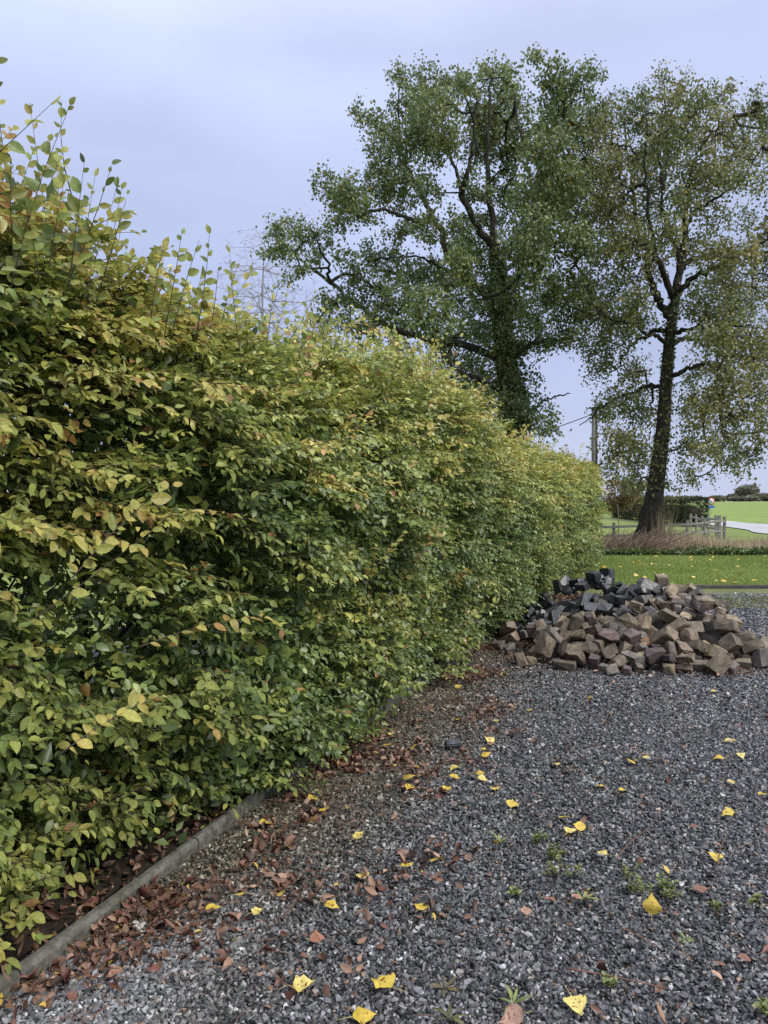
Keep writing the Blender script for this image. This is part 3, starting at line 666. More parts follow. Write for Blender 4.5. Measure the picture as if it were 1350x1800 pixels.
make_tree('poplar_tree', 'thinner bronze-green poplar with bare lower trunk behind the wooden fence weeds', tuple(at(1146, 955, 25.3) * [1, 1, 0]),
          [(1143, 975), (1148, 900), (1153, 850), (1161, 790), (1168, 720), (1173, 640), (1180, 570), (1187, 520)], [.50, .34, .27, .235, .21, .185, .16, .12], lb2, cl2, 25.3, 3.8, 3000, 22, .096, col_turn, 47, ivy=1500, hang=.2)

# the bare birch behind the hedge
def bare_tree(name, label, base, h, w, n, seed, m, r0=.12):
    r = np.random.default_rng(seed); root = tag(empty(name, tuple(base)), label, 'tree'); b = np.array(base)
    tp = catmull([b + [0, 0, -.1], b + [.1, 0, h * .35], b + [-.1, .1, h * .7], b + [0, 0, h * .97]], 6)
    V, Q, T_ = loft(tp, np.linspace(r0, .02, len(tp)), 8); link('trunk', mesh_np('trunk', V - b, [Q, T_], smooth=True), m, root)
    u = nrm(r.normal(0, 1, (n, 3))) * r.random((n, 1)) ** .4; S = b + [0, 0, h * .68] + u * [w, w, h * .36]
    allp, parent, wt, bn = grow([tp[6:]], S, .5); ch = np.arange(bn, len(allp)); pa = parent[ch]
    rad = np.minimum(.006 * np.sqrt(wt), .05)
    V1, Q1 = tube_arrays(allp[pa], allp[ch], rad[ch] * 1.1, rad[ch] * .9, 3)
    seg = []
    for k in range(3):
        e0 = allp[ch]; e1 = e0 + nrm(r.normal(0, 1, (len(ch), 3)) * [.7, .7, .5] + (0, 0, .15)) * r.uniform(.2, .5, (len(ch), 1)); seg.append(tube_arrays(e0, e1, .006, .004, 3))
    V, fs, _ = join([(V1, [Q1])] + [(a_, [q_]) for a_, q_ in seg])
    tag(link('branchwork', mesh_np('branchwork', V - b, fs), m, root), kind='stuff')
p = at(465, 800, 38.0)
bare_tree('birch_tree', 'bare pale-twigged tree just showing above the hedge', (p[0], p[1], 0), 14.6, 3.0, 900, 5, M['birch'])
p = at(20, 800, 30.0)

# far trees, shrubs and the clipped hedge by the road
def leafy_bush(name, label, cat, base, size, n, leaf, c0, c1, seed, trunk=True, lobes=7, group=None, box=False, m='poplar', lo=None):
    r = np.random.default_rng(seed); b = np.array(base, float); root = tag(empty(name, tuple(b)), label, cat, group); sx_, sy_, sz_ = size
    if trunk:
        tp = catmull([b + [0, 0, -.1], b + [.02 * sx_, 0, sz_ * .35], b + [0, 0, sz_ * .75]], 4)
        V, Q, T_ = loft(tp, np.linspace(.035 * sz_, .01 * sz_, len(tp)), 7); link('trunk', mesh_np('trunk', V - b, [Q, T_]), M['bark'], root)
    if box:
        u = r.uniform(-1, 1, (n, 3)); ax = r.integers(0, 3, n); sgn = r.choice([-1, 1], n); u[np.arange(n), ax] = sgn * (1 - np.abs(r.normal(0, .09, n))); P = b + [0, 0, sz_ / 2] + u * np.array(size) / 2
        P += (noise3(P * 1.5)[:, None] - .5) * .3
        blot = noise3(P * .9 + seed)
    else:
        k = r.integers(0, lobes, n); c = nrm(r.normal(0, 1, (lobes, 3))) * r.uniform(.25, .62, (lobes, 1)); rad = r.uniform(.32, .55, lobes)
        u = nrm(r.normal(0, 1, (n, 3))) * (r.random((n, 1)) ** .45) * rad[k][:, None] + c[k]
        lo = lo if lo is not None else .28 if trunk else .3
        P = b + [0, 0, sz_ * (lo + (1 - lo) / 2)] + u * [sx_ / 2, sy_ / 2, sz_ * (1 - lo) / 2 * 1.0]; P = P[P[:, 2] > b[2] + .02]
        blot = r.random(lobes)[k][:len(P)] if len(k) == len(P) else noise3(P * .5)
    n = len(P); kk = np.clip(blot[:, None] + r.normal(0, .18, (n, 1)), 0, 1); col = (np.array(c0) * (1 - kk) + np.array(c1) * kk) * r.uniform(.7, 1.35, (n, 1))
    if b[1] > 200: col = col * 1.15 + .02  # distant trees paled: haze put into their leaf colour
    V, t_, q_, C, _ = leaf_arrays(T_FAR, P, r.normal(0, 1, (n, 3)), r.normal(0, 1, (n, 3)) + UP * .6, leaf * r.uniform(.7, 1.3, n), np.full(n, .42), r.normal(.1, .2, n), r.normal(.1, .15, n), col)
    tag(link('crown' if trunk else 'foliage', mesh_np('crown', V - b, [t_, q_], C), M[m], root), kind='stuff')
    return root
# clipped hedge: a long side turned to us and a short end by the road
r_ = leafy_bush('clipped_hedge', 'dark clipped boundary hedge beyond the wooden fence', 'hedge', (18.0, 44.6, 0), (1.25, 1.3, 1.62), 3200, .10, (.02, .035, .012), (.06, .075, .03), 61, trunk=False, box=True)
r = np.random.default_rng(62); n = 13000
P0, P1 = np.array([17.45, 45.3]), np.array([19.6, 66.0]); s = r.random(n); ax = r.random(n)
P = np.c_[P0 + (P1 - P0) * s[:, None], r.random(n) * 1.66]
P[:, 0] += np.where(ax < .6, np.abs(r.normal(0, .12, n)), r.uniform(0, 1.2, n)); P[:, 2] = np.where(ax < .6, P[:, 2], 1.66 - np.abs(r.normal(0, .1, n)))
P += (noise3(P * 1.3)[:, None] - .5) * .35
kk = np.clip(noise3(P * .45)[:, None] * 1.5 - .25 + r.normal(0, .15, (n, 1)), 0, 1); col = (np.array([.04, .062, .02]) * (1 - kk) + np.array([.15, .125, .035]) * kk) * r.uniform(.7, 1.3, (n, 1))
V, t_, q_, C, _ = leaf_arrays(T_FAR, P, r.normal(0, 1, (n, 3)), r.normal(0, 1, (n, 3)) + UP * .6, .12 * r.uniform(.7, 1.3, n), np.full(n, .42), r.normal(.1, .2, n), r.normal(.1, .15, n), col)
tag(link('foliage', mesh_np('foliage', V - np.array([18.0, 44.6, 0]), [t_, q_], C), M['poplar'], r_), kind='stuff')
# solid twiggy heart so that the hedge is opaque
V, Q, T_ = loft([np.array([P0[0] + .6, P0[1] - .5, .7]) - [18, 44.6, 0], np.array([P1[0] + .6, P1[1], .7]) - [18, 44.6, 0]], [.5, .5], 8)
link('stem', mesh_np('stem', V, [Q, T_]), M['twig'], r_)
leafy_bush('garden_tree', 'small grey-green tree showing over the clipped hedge', 'tree', (26.5, 82, 0), (3.6, 3.6, 4.4), 3500, .2, (.07, .09, .05), (.15, .16, .1), 71)
leafy_bush('garden_shrub', 'reddish-brown shrub at the far end of the hornbeam hedge', 'shrub', (10.3, 34, 0), (2.0, 2.0, 2.7), 2600, .09, (.13, .12, .05), (.24, .17, .08), 73, trunk=False)
far_specs = [(1308, 850, 620, 17, (.075, .09, .055), (.16, .15, .11), 'tall pale tree, left of the two highest on the field skyline'), (1322, 848, 640, 15, (.07, .085, .05), (.15, .145, .1), 'tall tree, right of the two highest on the field skyline'),
 (1261, 871, 560, 20, (.06, .08, .035), (.12, .13, .06), 'broad low tree behind the speed sign on the skyline'), (1288, 868, 640, 18, (.05, .07, .035), (.11, .115, .06), 'rounded tree between the sign and the two tall skyline trees'),
 (1278, 869, 600, 5, (.02, .032, .02), (.045, .055, .03), 'slim dark conifer on the skyline right of the speed sign'), (1336, 864, 600, 16, (.09, .095, .06), (.17, .16, .1), 'rounded tree on the skyline near the right edge'), (1348, 868, 580, 16, (.07, .085, .04), (.14, .13, .07), 'low dark tree at the right end of the skyline'),
 (1298, 872, 580, 15, (.07, .085, .045), (.14, .14, .08), 'low bush under the left tall skyline tree'), (1320, 872, 575, 15, (.08, .09, .05), (.15, .15, .09), 'low bush under the right tall skyline tree'), (1345, 862, 640, 4, (.025, .035, .025), (.05, .06, .04), 'thin dark pointed tree at the right skyline')]
for k, (px, py, Y, w, c0, c1, lab) in enumerate(far_specs):
    p = at(px, py, Y); h = p[2] * 1.0; ww = w / F * Y * 2.2
    leafy_bush('skyline_tree', lab, 'tree', (p[0], Y, 0), (ww, ww, h), 1800 if w > 6 else 500, max(.6, ww * .085), c0, c1, 80 + k, trunk=True, lobes=14 if w > 6 else 3, lo=.2 if py < 855 else .0, group='trees on the far field edge')

# ------------------------------------------------------------------ fence, pole, sign
M['oldwood'] = noise_mat('weathered_wood', [(.3, (.14, .135, .12)), (.6, (.27, .26, .235)), (.8, (.38, .365, .335))], 7, 8, .9, .5, .01)
def box_beam(a_, b_, w, h, jit=.004, seed=0):
    """beam between two points with slightly uneven, chamfered edges"""
    a_, b_ = np.array(a_, float), np.array(b_, float); d = b_ - a_; L = np.linalg.norm(d); d /= L
    ref = UP if abs(d[2]) < .9 else np.array([1., 0, 0]); s = nrm(np.cross(d, ref)[None])[0]; u = np.cross(s, d)
    r = np.random.default_rng(seed); c = .18; pr = [(-1 + c, -1), (1 - c, -1), (1, -1 + c), (1, 1 - c), (1 - c, 1), (-1 + c, 1), (-1, 1 - c), (-1, -1 + c)]
    V = []; ts = np.linspace(0, 1, 5)
    for t in ts:
        o = r.normal(0, jit, 2)
        for x, y in pr: V.append(a_ + d * L * t + s * (x * w / 2 + o[0]) + u * (y * h / 2 + o[1]))
    F_ = [[i * 8 + q, i * 8 + (q + 1) % 8, (i + 1) * 8 + (q + 1) % 8, (i + 1) * 8 + q] for i in range(4) for q in range(8)]
    return np.array(V), F_ + [list(range(8))[::-1], [32 + q for q in range(8)]]
def pobj(name, V, F_, m, parent, org):
    me = bpy.data.meshes.new(name); me.from_pydata((np.asarray(V) - org).tolist(), [], [list(f) for f in F_]); return link(name, me, m, parent)
fence = tag(empty('rail_fence', (11.3, 28.6, 0)), 'weathered two-rail wooden fence with a cornered end beside the road', 'fence'); FO = np.array([11.3, 28.6, 0])
posts = [(6.2, 26.0, .68), (8.08, 27.0, .68), (9.7, 27.8, .7), (11.29, 28.6, .73), (12.2, 29.2, .76), (12.98, 29.75, .84), (13.32, 30.05, .82), (13.34, 30.5, .86), (13.85, 32.0, .84), (14.33, 33.9, .82), (14.85, 35.8, .72), (15.3, 37.6, .76), (15.8, 39.5, .76)]
for k, (x, y, h) in enumerate(posts):
    V, F_ = box_beam((x, y, -.2), (x + RNG.normal(0, .012), y, h + .06), .085 if k != 6 else .13, .085, .004, k); pobj('post', V, F_, M['oldwood'], fence, FO)
for k in range(len(posts) - 1):
    (x0, y0, h0), (x1, y1, h1) = posts[k], posts[k + 1]
    for zf, nm in ((.86, 'rail'), (.40, 'rail')):
        off = np.array([-.05, -.085, 0]) if k < 6 else np.array([-.085, -.03, 0])
        V, F_ = box_beam(np.array([x0, y0, h0 * zf]) + off, np.array([x1, y1, h1 * zf]) + off, .04, .085, .006, 40 + k); pobj(nm, V, F_, M['oldwood'], fence, FO)

M['pole'] = noise_mat('pole_wood', [(.3, (.10, .098, .10)), (.7, (.2, .195, .2))], 4, 6, .85, .2, .01)
M['black'] = noise_mat('black_cable', [(.3, (.012, .012, .013)), (.7, (.03, .03, .032))], 20, 2, .6, 0)
PY = 36.0; pt = at(1044, 719, PY); pole = tag(empty('utility_pole', (pt[0], PY, 0)), 'grey utility pole with black strip down its right side, standing beyond the hedge end', 'pole'); PO = np.array([pt[0], PY, 0.])
V, Q, T_ = loft([PO + [0, 0, -.2], PO + [0, 0, 3], PO + [0, 0, pt[2]]], [.125, .11, .095], 12); link('shaft', mesh_np('shaft', V - PO, [Q, T_], smooth=False), M['pole'], pole)
V, Q, T_ = loft([PO + [.12, -.07, -.1], PO + [.12, -.07, 3], PO + [.10, -.06, pt[2] - .05]], [.05, .05, .045], 8); link('side_strip', mesh_np('side_strip', V - PO, [Q, T_]), M['black'], pole)  # black strip along the right side of the shaft
V, Q, T_ = loft([PO + [0, 0, pt[2] - .03], PO + [0, 0, pt[2] + .05], PO + [0, 0, pt[2] + .09]], [.14, .14, .04], 12); link('cap', mesh_np('cap', V - PO, [Q, T_]), M['black'], pole)
for zc in (.45, 1.2):
    V, Q, T_ = loft([PO + [-.13, -.02, pt[2] - zc], PO + [.19, -.06, pt[2] - zc + .005]], [.025, .025], 6); link('bracket', mesh_np('bracket', V - PO, [Q, T_]), M['black'], pole)
def cable(name, label, a_, b_, sag, rad):
    s = np.linspace(0, 1, 24)[:, None]; P = a_ + (b_ - a_) * s - UP * sag * 4 * s * (1 - s)
    V, Q, T_ = loft(P, np.full(24, rad), 6); o = link(name, mesh_np(name, V - a_, [Q, T_], smooth=True), M['black'], None, tuple(a_)); tag(o, label, 'cable', 'overhead cables at the pole')
top_ = np.array([pt[0], PY, pt[2]])
cable('overhead_cable', 'black overhead cable running left from the pole into the green poplar', top_ + [-.1, 0, -.25], at(700, 815, 40), .35, .022)
cable('overhead_cable', 'black overhead cable rising right from the pole into the bronze poplar', top_ + [.1, 0, -.02], at(1420, 585, 33), .15, .026)
V, Q, T_ = loft(catmull([gnd(1087, 945) * [1, 1, 0] + [0, 0, -.1], at(1087.5, 915, 31), at(1086.5, 893, 31), at(1084, 888, 31)], 4), np.full(13, .018), 6)
a_ = gnd(1087, 945); tag(link('thin_stake', mesh_np('thin_stake', V - a_, [Q, T_]), M['oldwood'], None, tuple(a_)), 'thin dark stake standing in the grass behind the fence, left of the bare trunk', 'stake')

# speed sign: round red-rimmed disc reading 50, blue plate under it
SY = 77.0; sp_ = at(1250, 881.5, SY); sign = tag(empty('speed_sign', (sp_[0], SY, 0)), 'round red-rimmed 50 speed limit sign with a blue plate beneath', 'sign'); SO = np.array([sp_[0], SY, 0.])
def flat_mat(name, c, rough=.5): m, N, Lk, b = mat(name, rough, .4); b.inputs['Base Color'].default_value = (*c, 1); ns = node(N, 'ShaderNodeTexNoise', Scale=9.0); rp = ramp(N, [(.3, tuple(x * .9 for x in c)), (.7, tuple(min(1, x * 1.05) for x in c))]); Lk.new(ns.outputs['Fac'], rp.inputs['Fac']); Lk.new(rp.outputs['Color'], b.inputs['Base Color']); return m
M['red'], M['white'], M['blue'], M['ink'], M['steel'] = flat_mat('sign_red', (.55, .03, .03)), flat_mat('sign_white', (.8, .8, .8)), flat_mat('sign_blue', (.05, .17, .6)), flat_mat('sign_black', (.02, .02, .02)), flat_mat('galvanised', (.42, .43, .44))
cz = sp_[2]
V, Q, T_ = loft([SO + [0, .05, -.2], SO + [0, .05, cz + .3]], [.035, .035], 10); link('post', mesh_np('post', V - SO, [Q, T_]), M['steel'], sign)
def disc(r0, y0, y1): return loft([SO + [0, y0, cz], SO + [0, y1, cz]], [r0, r0], 32)
V, Q, T_ = disc(.36, .0, .012); rim = link('disc', mesh_np('disc', V - SO, [Q, T_]), M['red'], sign)
V, Q, T_ = disc(.265, -.006, .004); link('face', mesh_np('face', V - SO, [Q, T_]), M['white'], rim)
cu = bpy.data.curves.new('digits', 'FONT'); cu.body = '50'; cu.size = .36; cu.align_x = 'CENTER'; cu.align_y = 'CENTER'; cu.extrude = .002; cu.offset = .006
tmp = bpy.data.objects.new('tmp', cu); COL.objects.link(tmp); dg = bpy.context.evaluated_depsgraph_get(); me = bpy.data.meshes.new_from_object(tmp.evaluated_get(dg)); bpy.data.objects.remove(tmp)
me.name = 'digits'; me.transform(Matrix.Translation((0, -.011, cz)) @ Matrix.Rotation(math.pi / 2, 4, 'X')); me.materials.clear(); link('digits', me, M['ink'], rim)
V, F_ = box_beam(SO + [-.34, .006, cz - .52], SO + [.34, .006, cz - .52], .02, .24, 0); plate = pobj('plate', V, F_, M['blue'], sign, SO)
for x0, x1, z_ in ((-.12, .06, -.55), (.14, .28, -.49)):
    V, F_ = box_beam(SO + [x0, -.008, cz + z_], SO + [x1, -.008, cz + z_], .006, .06, 0); pobj('mark', V, F_, M['ink'], plate, SO)

# ------------------------------------------------------------------ edging beside the lawn
V, F_ = box_beam((4.6, 13.22, .02), (16.2, 13.22, .02), .07, .12, .004, 5); M['darkedge'] = noise_mat('dark_edging', [(.3, (.04, .038, .034)), (.7, (.09, .086, .076))], 9, 4, .9, .2)
tag(pobj('lawn_edging', V, F_, M['darkedge'], None, np.zeros(3)), 'low dark edging strip between the lawn and the mossy gravel', 'edging')

# ------------------------------------------------------------------ the heap of cobblestones
STONES = [(10,0,3.019,8.282,0.508,-0.97,-0.03,-0.15,0.108,0.098,0.096),
(4,0,2.673,7.329,0.212,-1.15,-0.18,0.89,0.137,0.098,0.095),
(5,0,1.818,7.795,0.244,1.46,-0.21,-0.87,0.134,0.135,0.143),
(14,0,1.161,7.795,0.067,-2.96,-0.22,-0.86,0.116,0.094,0.111),
(0,0,2.197,8.196,0.197,1.47,-0.14,-0.67,0.111,0.074,0.072),
(5,0,1.901,8.621,0.077,1.34,-0.48,-0.23,0.159,0.102,0.086),
(10,0,2.228,7.102,0.166,-1.02,0.28,1.7,0.154,0.113,0.099),
(1,0,3.382,7.702,0.424,-2.72,0.1,1.1,0.121,0.102,0.103),
(6,0,2.763,8.329,0.549,-1.01,2.63,0.12,0.16,0.143,0.109),
(8,0,2.51,8.354,0.442,-2.01,0.53,2.08,0.117,0.113,0.08),
(15,0,3.097,6.956,0.064,-0.23,1.32,-2.72,0.13,0.101,0.079),
(4,0,2.188,7.568,0.339,0.58,-2.68,-0.89,0.131,0.084,0.08),
(15,0,3.319,7.344,0.244,1.44,-0.54,0.91,0.11,0.089,0.088),
(11,0,1.694,7.163,0.127,-0.72,2.34,0.09,0.143,0.129,0.141),
(4,0,2.739,8.66,0.438,0.37,-0.54,3.11,0.236,0.153,0.182),
(6,0,3.046,7.632,0.421,-0.4,-0.29,2.29,0.126,0.079,0.074),
(14,0,0.821,7.815,0.046,-0.11,0.06,-1.54,0.188,0.13,0.128),
(9,0,1.998,8.382,0.16,0.17,-0.4,-1.98,0.223,0.151,0.162),
(6,0,1.537,8.489,0.04,1.33,-0.12,0.96,0.112,0.08,0.08),
(11,0,2.371,7.213,0.174,1.7,-0.34,1.11,0.137,0.077,0.093),
(9,0,2.011,7.174,0.172,-0.63,-1.83,1.32,0.126,0.106,0.111),
(0,0,2.184,8.395,0.418,-0.74,-0.57,1.09,0.183,0.114,0.13),
(11,0,1.054,7.668,0.055,-3.13,-0.01,-0.57,0.191,0.178,0.14),
(7,0,2.003,7.056,0.095,-3,-0.53,0.94,0.119,0.085,0.101),
(11,0,1.876,8.467,0.163,-0.17,-1.23,1.65,0.232,0.126,0.121),
(6,0,2.174,7.319,0.327,0.04,2.97,-1.65,0.179,0.094,0.11),
(0,0,2.935,6.726,0.102,1.85,2.45,0.28,0.169,0.144,0.148),
(6,0,1.88,8.607,0.211,-1,2.75,0.86,0.149,0.114,0.11),
(3,0,3.262,7.822,0.495,-0.35,-0.06,-2.73,0.204,0.135,0.132),
(2,0,1.75,7.433,0.205,-0.11,0.68,-2.6,0.158,0.139,0.095),
(13,0,1.704,7.887,0.208,0.17,-1.38,2.66,0.09,0.072,0.071),
(5,0,1.721,7.292,0.144,0.85,0.16,-1.27,0.093,0.096,0.074),
(8,0,2.625,6.996,0.09,-0.51,2.99,0.25,0.165,0.132,0.109),
(10,0,2.536,7.059,0.151,-0.06,0.53,0.53,0.169,0.111,0.093),
(6,0,2.763,6.664,0.073,-1.31,0.02,-1.7,0.158,0.157,0.144),
(9,0,1.822,7.163,0.157,2.44,0.58,1.28,0.111,0.093,0.071),
(12,0,3.562,7.456,0.214,-2.07,0.39,-1.83,0.124,0.089,0.1),
(5,0,1.525,8.376,0.069,-0.41,-0.06,-0.13,0.127,0.103,0.121),
(8,0,1.538,7.463,0.156,-1.93,0.1,2.6,0.131,0.097,0.083),
(12,0,1.604,7.103,0.039,0.16,0.15,-1.69,0.101,0.081,0.069),
(5,0,1.049,8.151,0.039,0.01,-0,-0.8,0.145,0.112,0.085),
(3,0,3.29,7.529,0.366,-0.6,2.3,1.29,0.122,0.095,0.078),
(9,0,3.421,7.81,0.416,0.2,-2.79,-0.71,0.093,0.063,0.066),
(14,0,3.23,7.156,0.197,-1.08,0.7,2.62,0.18,0.156,0.183),
(8,0,2.505,7.925,0.371,-1.7,1.16,1.29,0.158,0.137,0.124),
(1,0,3.367,8.233,0.47,0.26,-2.8,-0.18,0.109,0.067,0.08),
(7,0,2.489,8.164,0.477,-0.16,-2.98,0.19,0.139,0.121,0.13),
(13,0,1.71,8.693,0.117,0.93,2.51,1.26,0.205,0.124,0.143),
(14,0,1.879,7.351,0.238,0.14,-2.66,0.96,0.185,0.133,0.111),
(6,0,2.286,6.677,0.087,0.95,-1.16,1.17,0.168,0.125,0.157),
(7,0,2.112,8.029,0.325,0.28,-0.36,-1.54,0.116,0.129,0.106),
(10,0,3.932,8.757,0.066,1.51,0.04,1.36,0.198,0.16,0.147),
(5,0,3.149,7.489,0.353,-2.5,0.06,-0.09,0.077,0.074,0.071),
(10,0,2.34,7.299,0.366,0.88,-0.63,-2.44,0.158,0.137,0.151),
(11,0,2.449,6.911,0.147,-1.35,-0.04,0.16,0.198,0.141,0.104),
(9,0,1.576,8.688,0.06,0.35,1.99,-1.48,0.101,0.082,0.064),
(8,0,2.983,7.771,0.477,1.91,0.08,-0.33,0.139,0.115,0.144),
(13,0,3.069,7.166,0.129,0.83,-3.04,-0.16,0.106,0.086,0.077),
(9,0,2.948,7.688,0.448,-0.14,-1.34,-1.72,0.085,0.083,0.069),
(10,0,2.242,8.453,0.128,-0.6,3.02,0.01,0.118,0.095,0.081),
(15,0,1.243,7.615,0.075,-0.09,-0.38,0.4,0.11,0.102,0.08),
(7,0,2.27,8.341,0.246,1.6,-2.04,0.86,0.221,0.129,0.153),
(9,0,3.119,7.049,0.089,-0.8,1.21,-1.12,0.167,0.095,0.101),
(1,0,2.592,6.93,0.185,-1.36,-0.84,1.57,0.161,0.106,0.099),
(5,0,1.382,7.189,0.041,-0.06,-3.13,-1.5,0.133,0.1,0.073),
(6,0,2.091,7.692,0.31,-0.24,-2.08,0.13,0.176,0.135,0.117),
(6,0,2.125,7.103,0.134,1.22,-0.61,1.74,0.118,0.094,0.127),
(0,0,0.995,7.498,0.033,-0.09,-0.01,-1.49,0.136,0.09,0.072),
(8,0,3.107,7.852,0.501,1.33,0.13,-1.98,0.11,0.11,0.083),
(7,0,2.407,8.012,0.369,-1.02,-0.22,-0.84,0.081,0.087,0.078),
(8,0,1.531,7.875,0.198,-2.6,1.18,0.36,0.137,0.115,0.129),
(0,0,1.879,7.699,0.222,1.36,-0.11,1.06,0.08,0.065,0.058),
(12,0,1.865,8.013,0.248,-1.03,-0.68,0.51,0.159,0.155,0.112),
(6,0,2.736,8.435,0.511,-0.78,0.88,-2.69,0.233,0.175,0.182),
(4,0,2.142,6.763,0.042,-0.19,3,1.29,0.105,0.091,0.079),
(6,0,1.824,8.193,0.267,1.57,-1.01,1.78,0.169,0.132,0.123),
(0,0,3.925,7.382,0.054,-1.55,-0.06,-1.83,0.179,0.095,0.1),
(1,0,1.757,8.327,0.208,-0.07,0.48,-2.9,0.169,0.116,0.119),
(12,0,1.744,8.82,0.199,-1.91,-0.66,-1.03,0.174,0.116,0.114),
(1,0,3.091,6.811,0.044,1.45,0.05,-2.32,0.178,0.096,0.127),
(13,0,1.618,8.294,0.149,1.21,-2.28,-0.93,0.153,0.108,0.154),
(15,0,3.403,7.246,0.238,0.47,2.77,-0.65,0.185,0.13,0.142),
(15,0,2.359,8.455,0.428,-2.55,0.64,0.71,0.154,0.096,0.086),
(2,0,1.898,6.924,0.073,0.33,1.17,1.37,0.14,0.106,0.117),
(13,0,2.109,6.9,0.076,0.79,2.93,0.6,0.137,0.126,0.127),
(5,0,3.315,6.625,0.098,2.16,1.86,0.57,0.202,0.177,0.157),
(3,0,2.143,8.413,0.138,0.33,0.27,2.41,0.134,0.102,0.123),
(9,0,1.966,6.852,0.036,-2.97,0.07,-0.66,0.111,0.095,0.087),
(0,0,2.817,6.846,0.055,-1.17,-0.09,-0.45,0.136,0.111,0.108),
(0,0,2.264,8.063,0.265,-0.37,-0.58,2.17,0.126,0.091,0.093),
(8,0,2.266,6.804,0.048,-1.49,1.1,1.66,0.084,0.076,0.084),
(3,0,2.845,8.213,0.602,0.89,0.28,-0.17,0.25,0.183,0.145),
(12,0,2.447,7.292,0.253,-1.27,-2.77,0.62,0.133,0.106,0.112),
(4,0,1.869,8.323,0.144,0.31,-0.26,-1.89,0.144,0.077,0.108),
(11,0,3.686,7.521,0.238,0.54,-2.58,1.32,0.158,0.117,0.134),
(8,0,2.531,7.674,0.478,0.32,0.1,1.1,0.263,0.192,0.148),
(12,0,1.983,8.699,0.278,1.15,-2.37,1.08,0.173,0.126,0.169),
(0,0,1.049,8.448,0.069,-0.04,-0,2.89,0.183,0.181,0.168),
(0,0,1.648,8.011,0.177,0.18,-0.22,-0.99,0.18,0.14,0.098),
(11,0,2.453,6.94,0.048,-2.64,-0.12,0.3,0.097,0.081,0.08),
(11,0,1.85,7.282,0.156,-0.27,-3,-0.82,0.142,0.11,0.086),
(13,0,1.77,8.222,0.165,-2.32,0.07,-1.37,0.092,0.08,0.085),
(3,0,1.508,7.217,0.161,-1.07,1.06,-2.05,0.237,0.169,0.193),
(13,0,1.764,7.013,0.118,1.44,0.77,0.81,0.226,0.145,0.18),
(1,0,2.666,6.802,0.051,-0.72,-0.06,-0.53,0.147,0.088,0.077),
(10,0,1.309,6.752,0.058,-1.31,0.08,-2.34,0.238,0.136,0.181),
(15,0,2.07,8.156,0.286,-1.29,3.07,-0.18,0.107,0.117,0.079),
(8,0,2.953,6.879,0.059,3.07,0.05,-1.43,0.178,0.095,0.135),
(9,0,3.313,7.06,0.036,0.16,3.07,-0.25,0.116,0.102,0.086),
(10,0,2.735,7.011,0.171,0.4,-0.38,1.63,0.149,0.138,0.116),
(0,0,2.358,7.067,0.166,0.11,2.37,-1.11,0.129,0.094,0.079),
(13,0,2.024,6.951,0.148,1.08,0.36,1.64,0.109,0.112,0.121),
(14,0,1.389,8.238,0.135,-0.17,0.53,-2.43,0.28,0.208,0.207),
(7,0,2.006,7.742,0.254,-1.5,2.92,-0.13,0.118,0.089,0.11),
(14,0,2.004,7.59,0.248,-1.13,3,-0.02,0.149,0.095,0.088),
(5,0,3.95,7.598,0.111,0.12,2.24,0.57,0.186,0.178,0.15),
(6,0,2.267,7.286,0.285,0.99,-0.35,-1.83,0.122,0.122,0.113),
(12,0,1.591,8.592,0.039,3.11,-0.03,-0.27,0.162,0.102,0.093),
(9,0,3.206,7.069,0.06,-0.4,-1.39,-2.9,0.115,0.118,0.084),
(2,0,2.037,7.888,0.316,0.74,-0.75,1.6,0.174,0.102,0.105),
(14,0,2.011,8.079,0.213,-0.2,-3.03,1.29,0.091,0.063,0.078),
(6,0,2.678,6.772,0.147,-0.25,0.25,2.2,0.153,0.09,0.098),
(12,0,1.76,8.538,0.237,-1.87,-0.19,-0.75,0.165,0.103,0.099),
(1,0,3.261,6.963,0.056,-1.24,-0.06,-0.29,0.154,0.102,0.103),
(12,0,2.658,8.265,0.465,1.44,0.64,0.86,0.09,0.081,0.088),
(8,0,1.984,8.103,0.287,-1.33,0.37,2.35,0.103,0.089,0.108),
(1,0,1.98,7.946,0.25,1.25,0.14,0.97,0.147,0.141,0.144),
(2,0,3.123,7.633,0.479,-0.34,-0.4,-2.37,0.183,0.134,0.122),
(7,0,3.392,7.467,0.287,-1.29,-0.6,1.58,0.109,0.07,0.078),
(15,0,2.958,7.323,0.311,-2.34,0.1,0.13,0.183,0.154,0.152),
(13,0,2.246,6.936,0.109,-1.93,-0.22,2.09,0.198,0.152,0.148),
(9,0,2.145,7.915,0.251,-3,-0.02,-0.46,0.136,0.122,0.117),
(2,0,1.453,7.335,0.094,0.03,0.36,-2.37,0.144,0.123,0.098),
(11,0,2.107,7.195,0.265,-1.06,-2.76,-0.34,0.214,0.133,0.133),
(15,0,2.999,6.951,0.148,-0.51,-0.25,-1.54,0.172,0.169,0.138),
(3,0,2.49,7.352,0.358,0.55,0.83,-2.22,0.178,0.127,0.103),
(4,0,3.246,7.261,0.341,-0.58,-0.25,-0.87,0.295,0.205,0.207),
(5,0,2.442,8.756,0.42,-0.9,0.37,0.97,0.092,0.076,0.077),
(5,0,1.21,8.379,0.19,2.86,0.65,-0.64,0.283,0.174,0.192),
(0,0,2.219,8.157,0.381,0.67,0.13,0.03,0.18,0.135,0.099),
(8,0,2.469,7.759,0.383,-2.97,0.53,-0.09,0.232,0.214,0.142),
(8,0,1.643,6.928,0.047,0.05,-0.02,-0.62,0.221,0.161,0.114),
(12,0,2.166,8.23,0.287,-0.85,0.3,2.48,0.139,0.136,0.107),
(7,0,1.702,8.128,0.207,-2.06,-0.06,2.39,0.167,0.124,0.107),
(2,0,3.276,8.047,0.543,0.7,0.49,2.48,0.15,0.141,0.098),
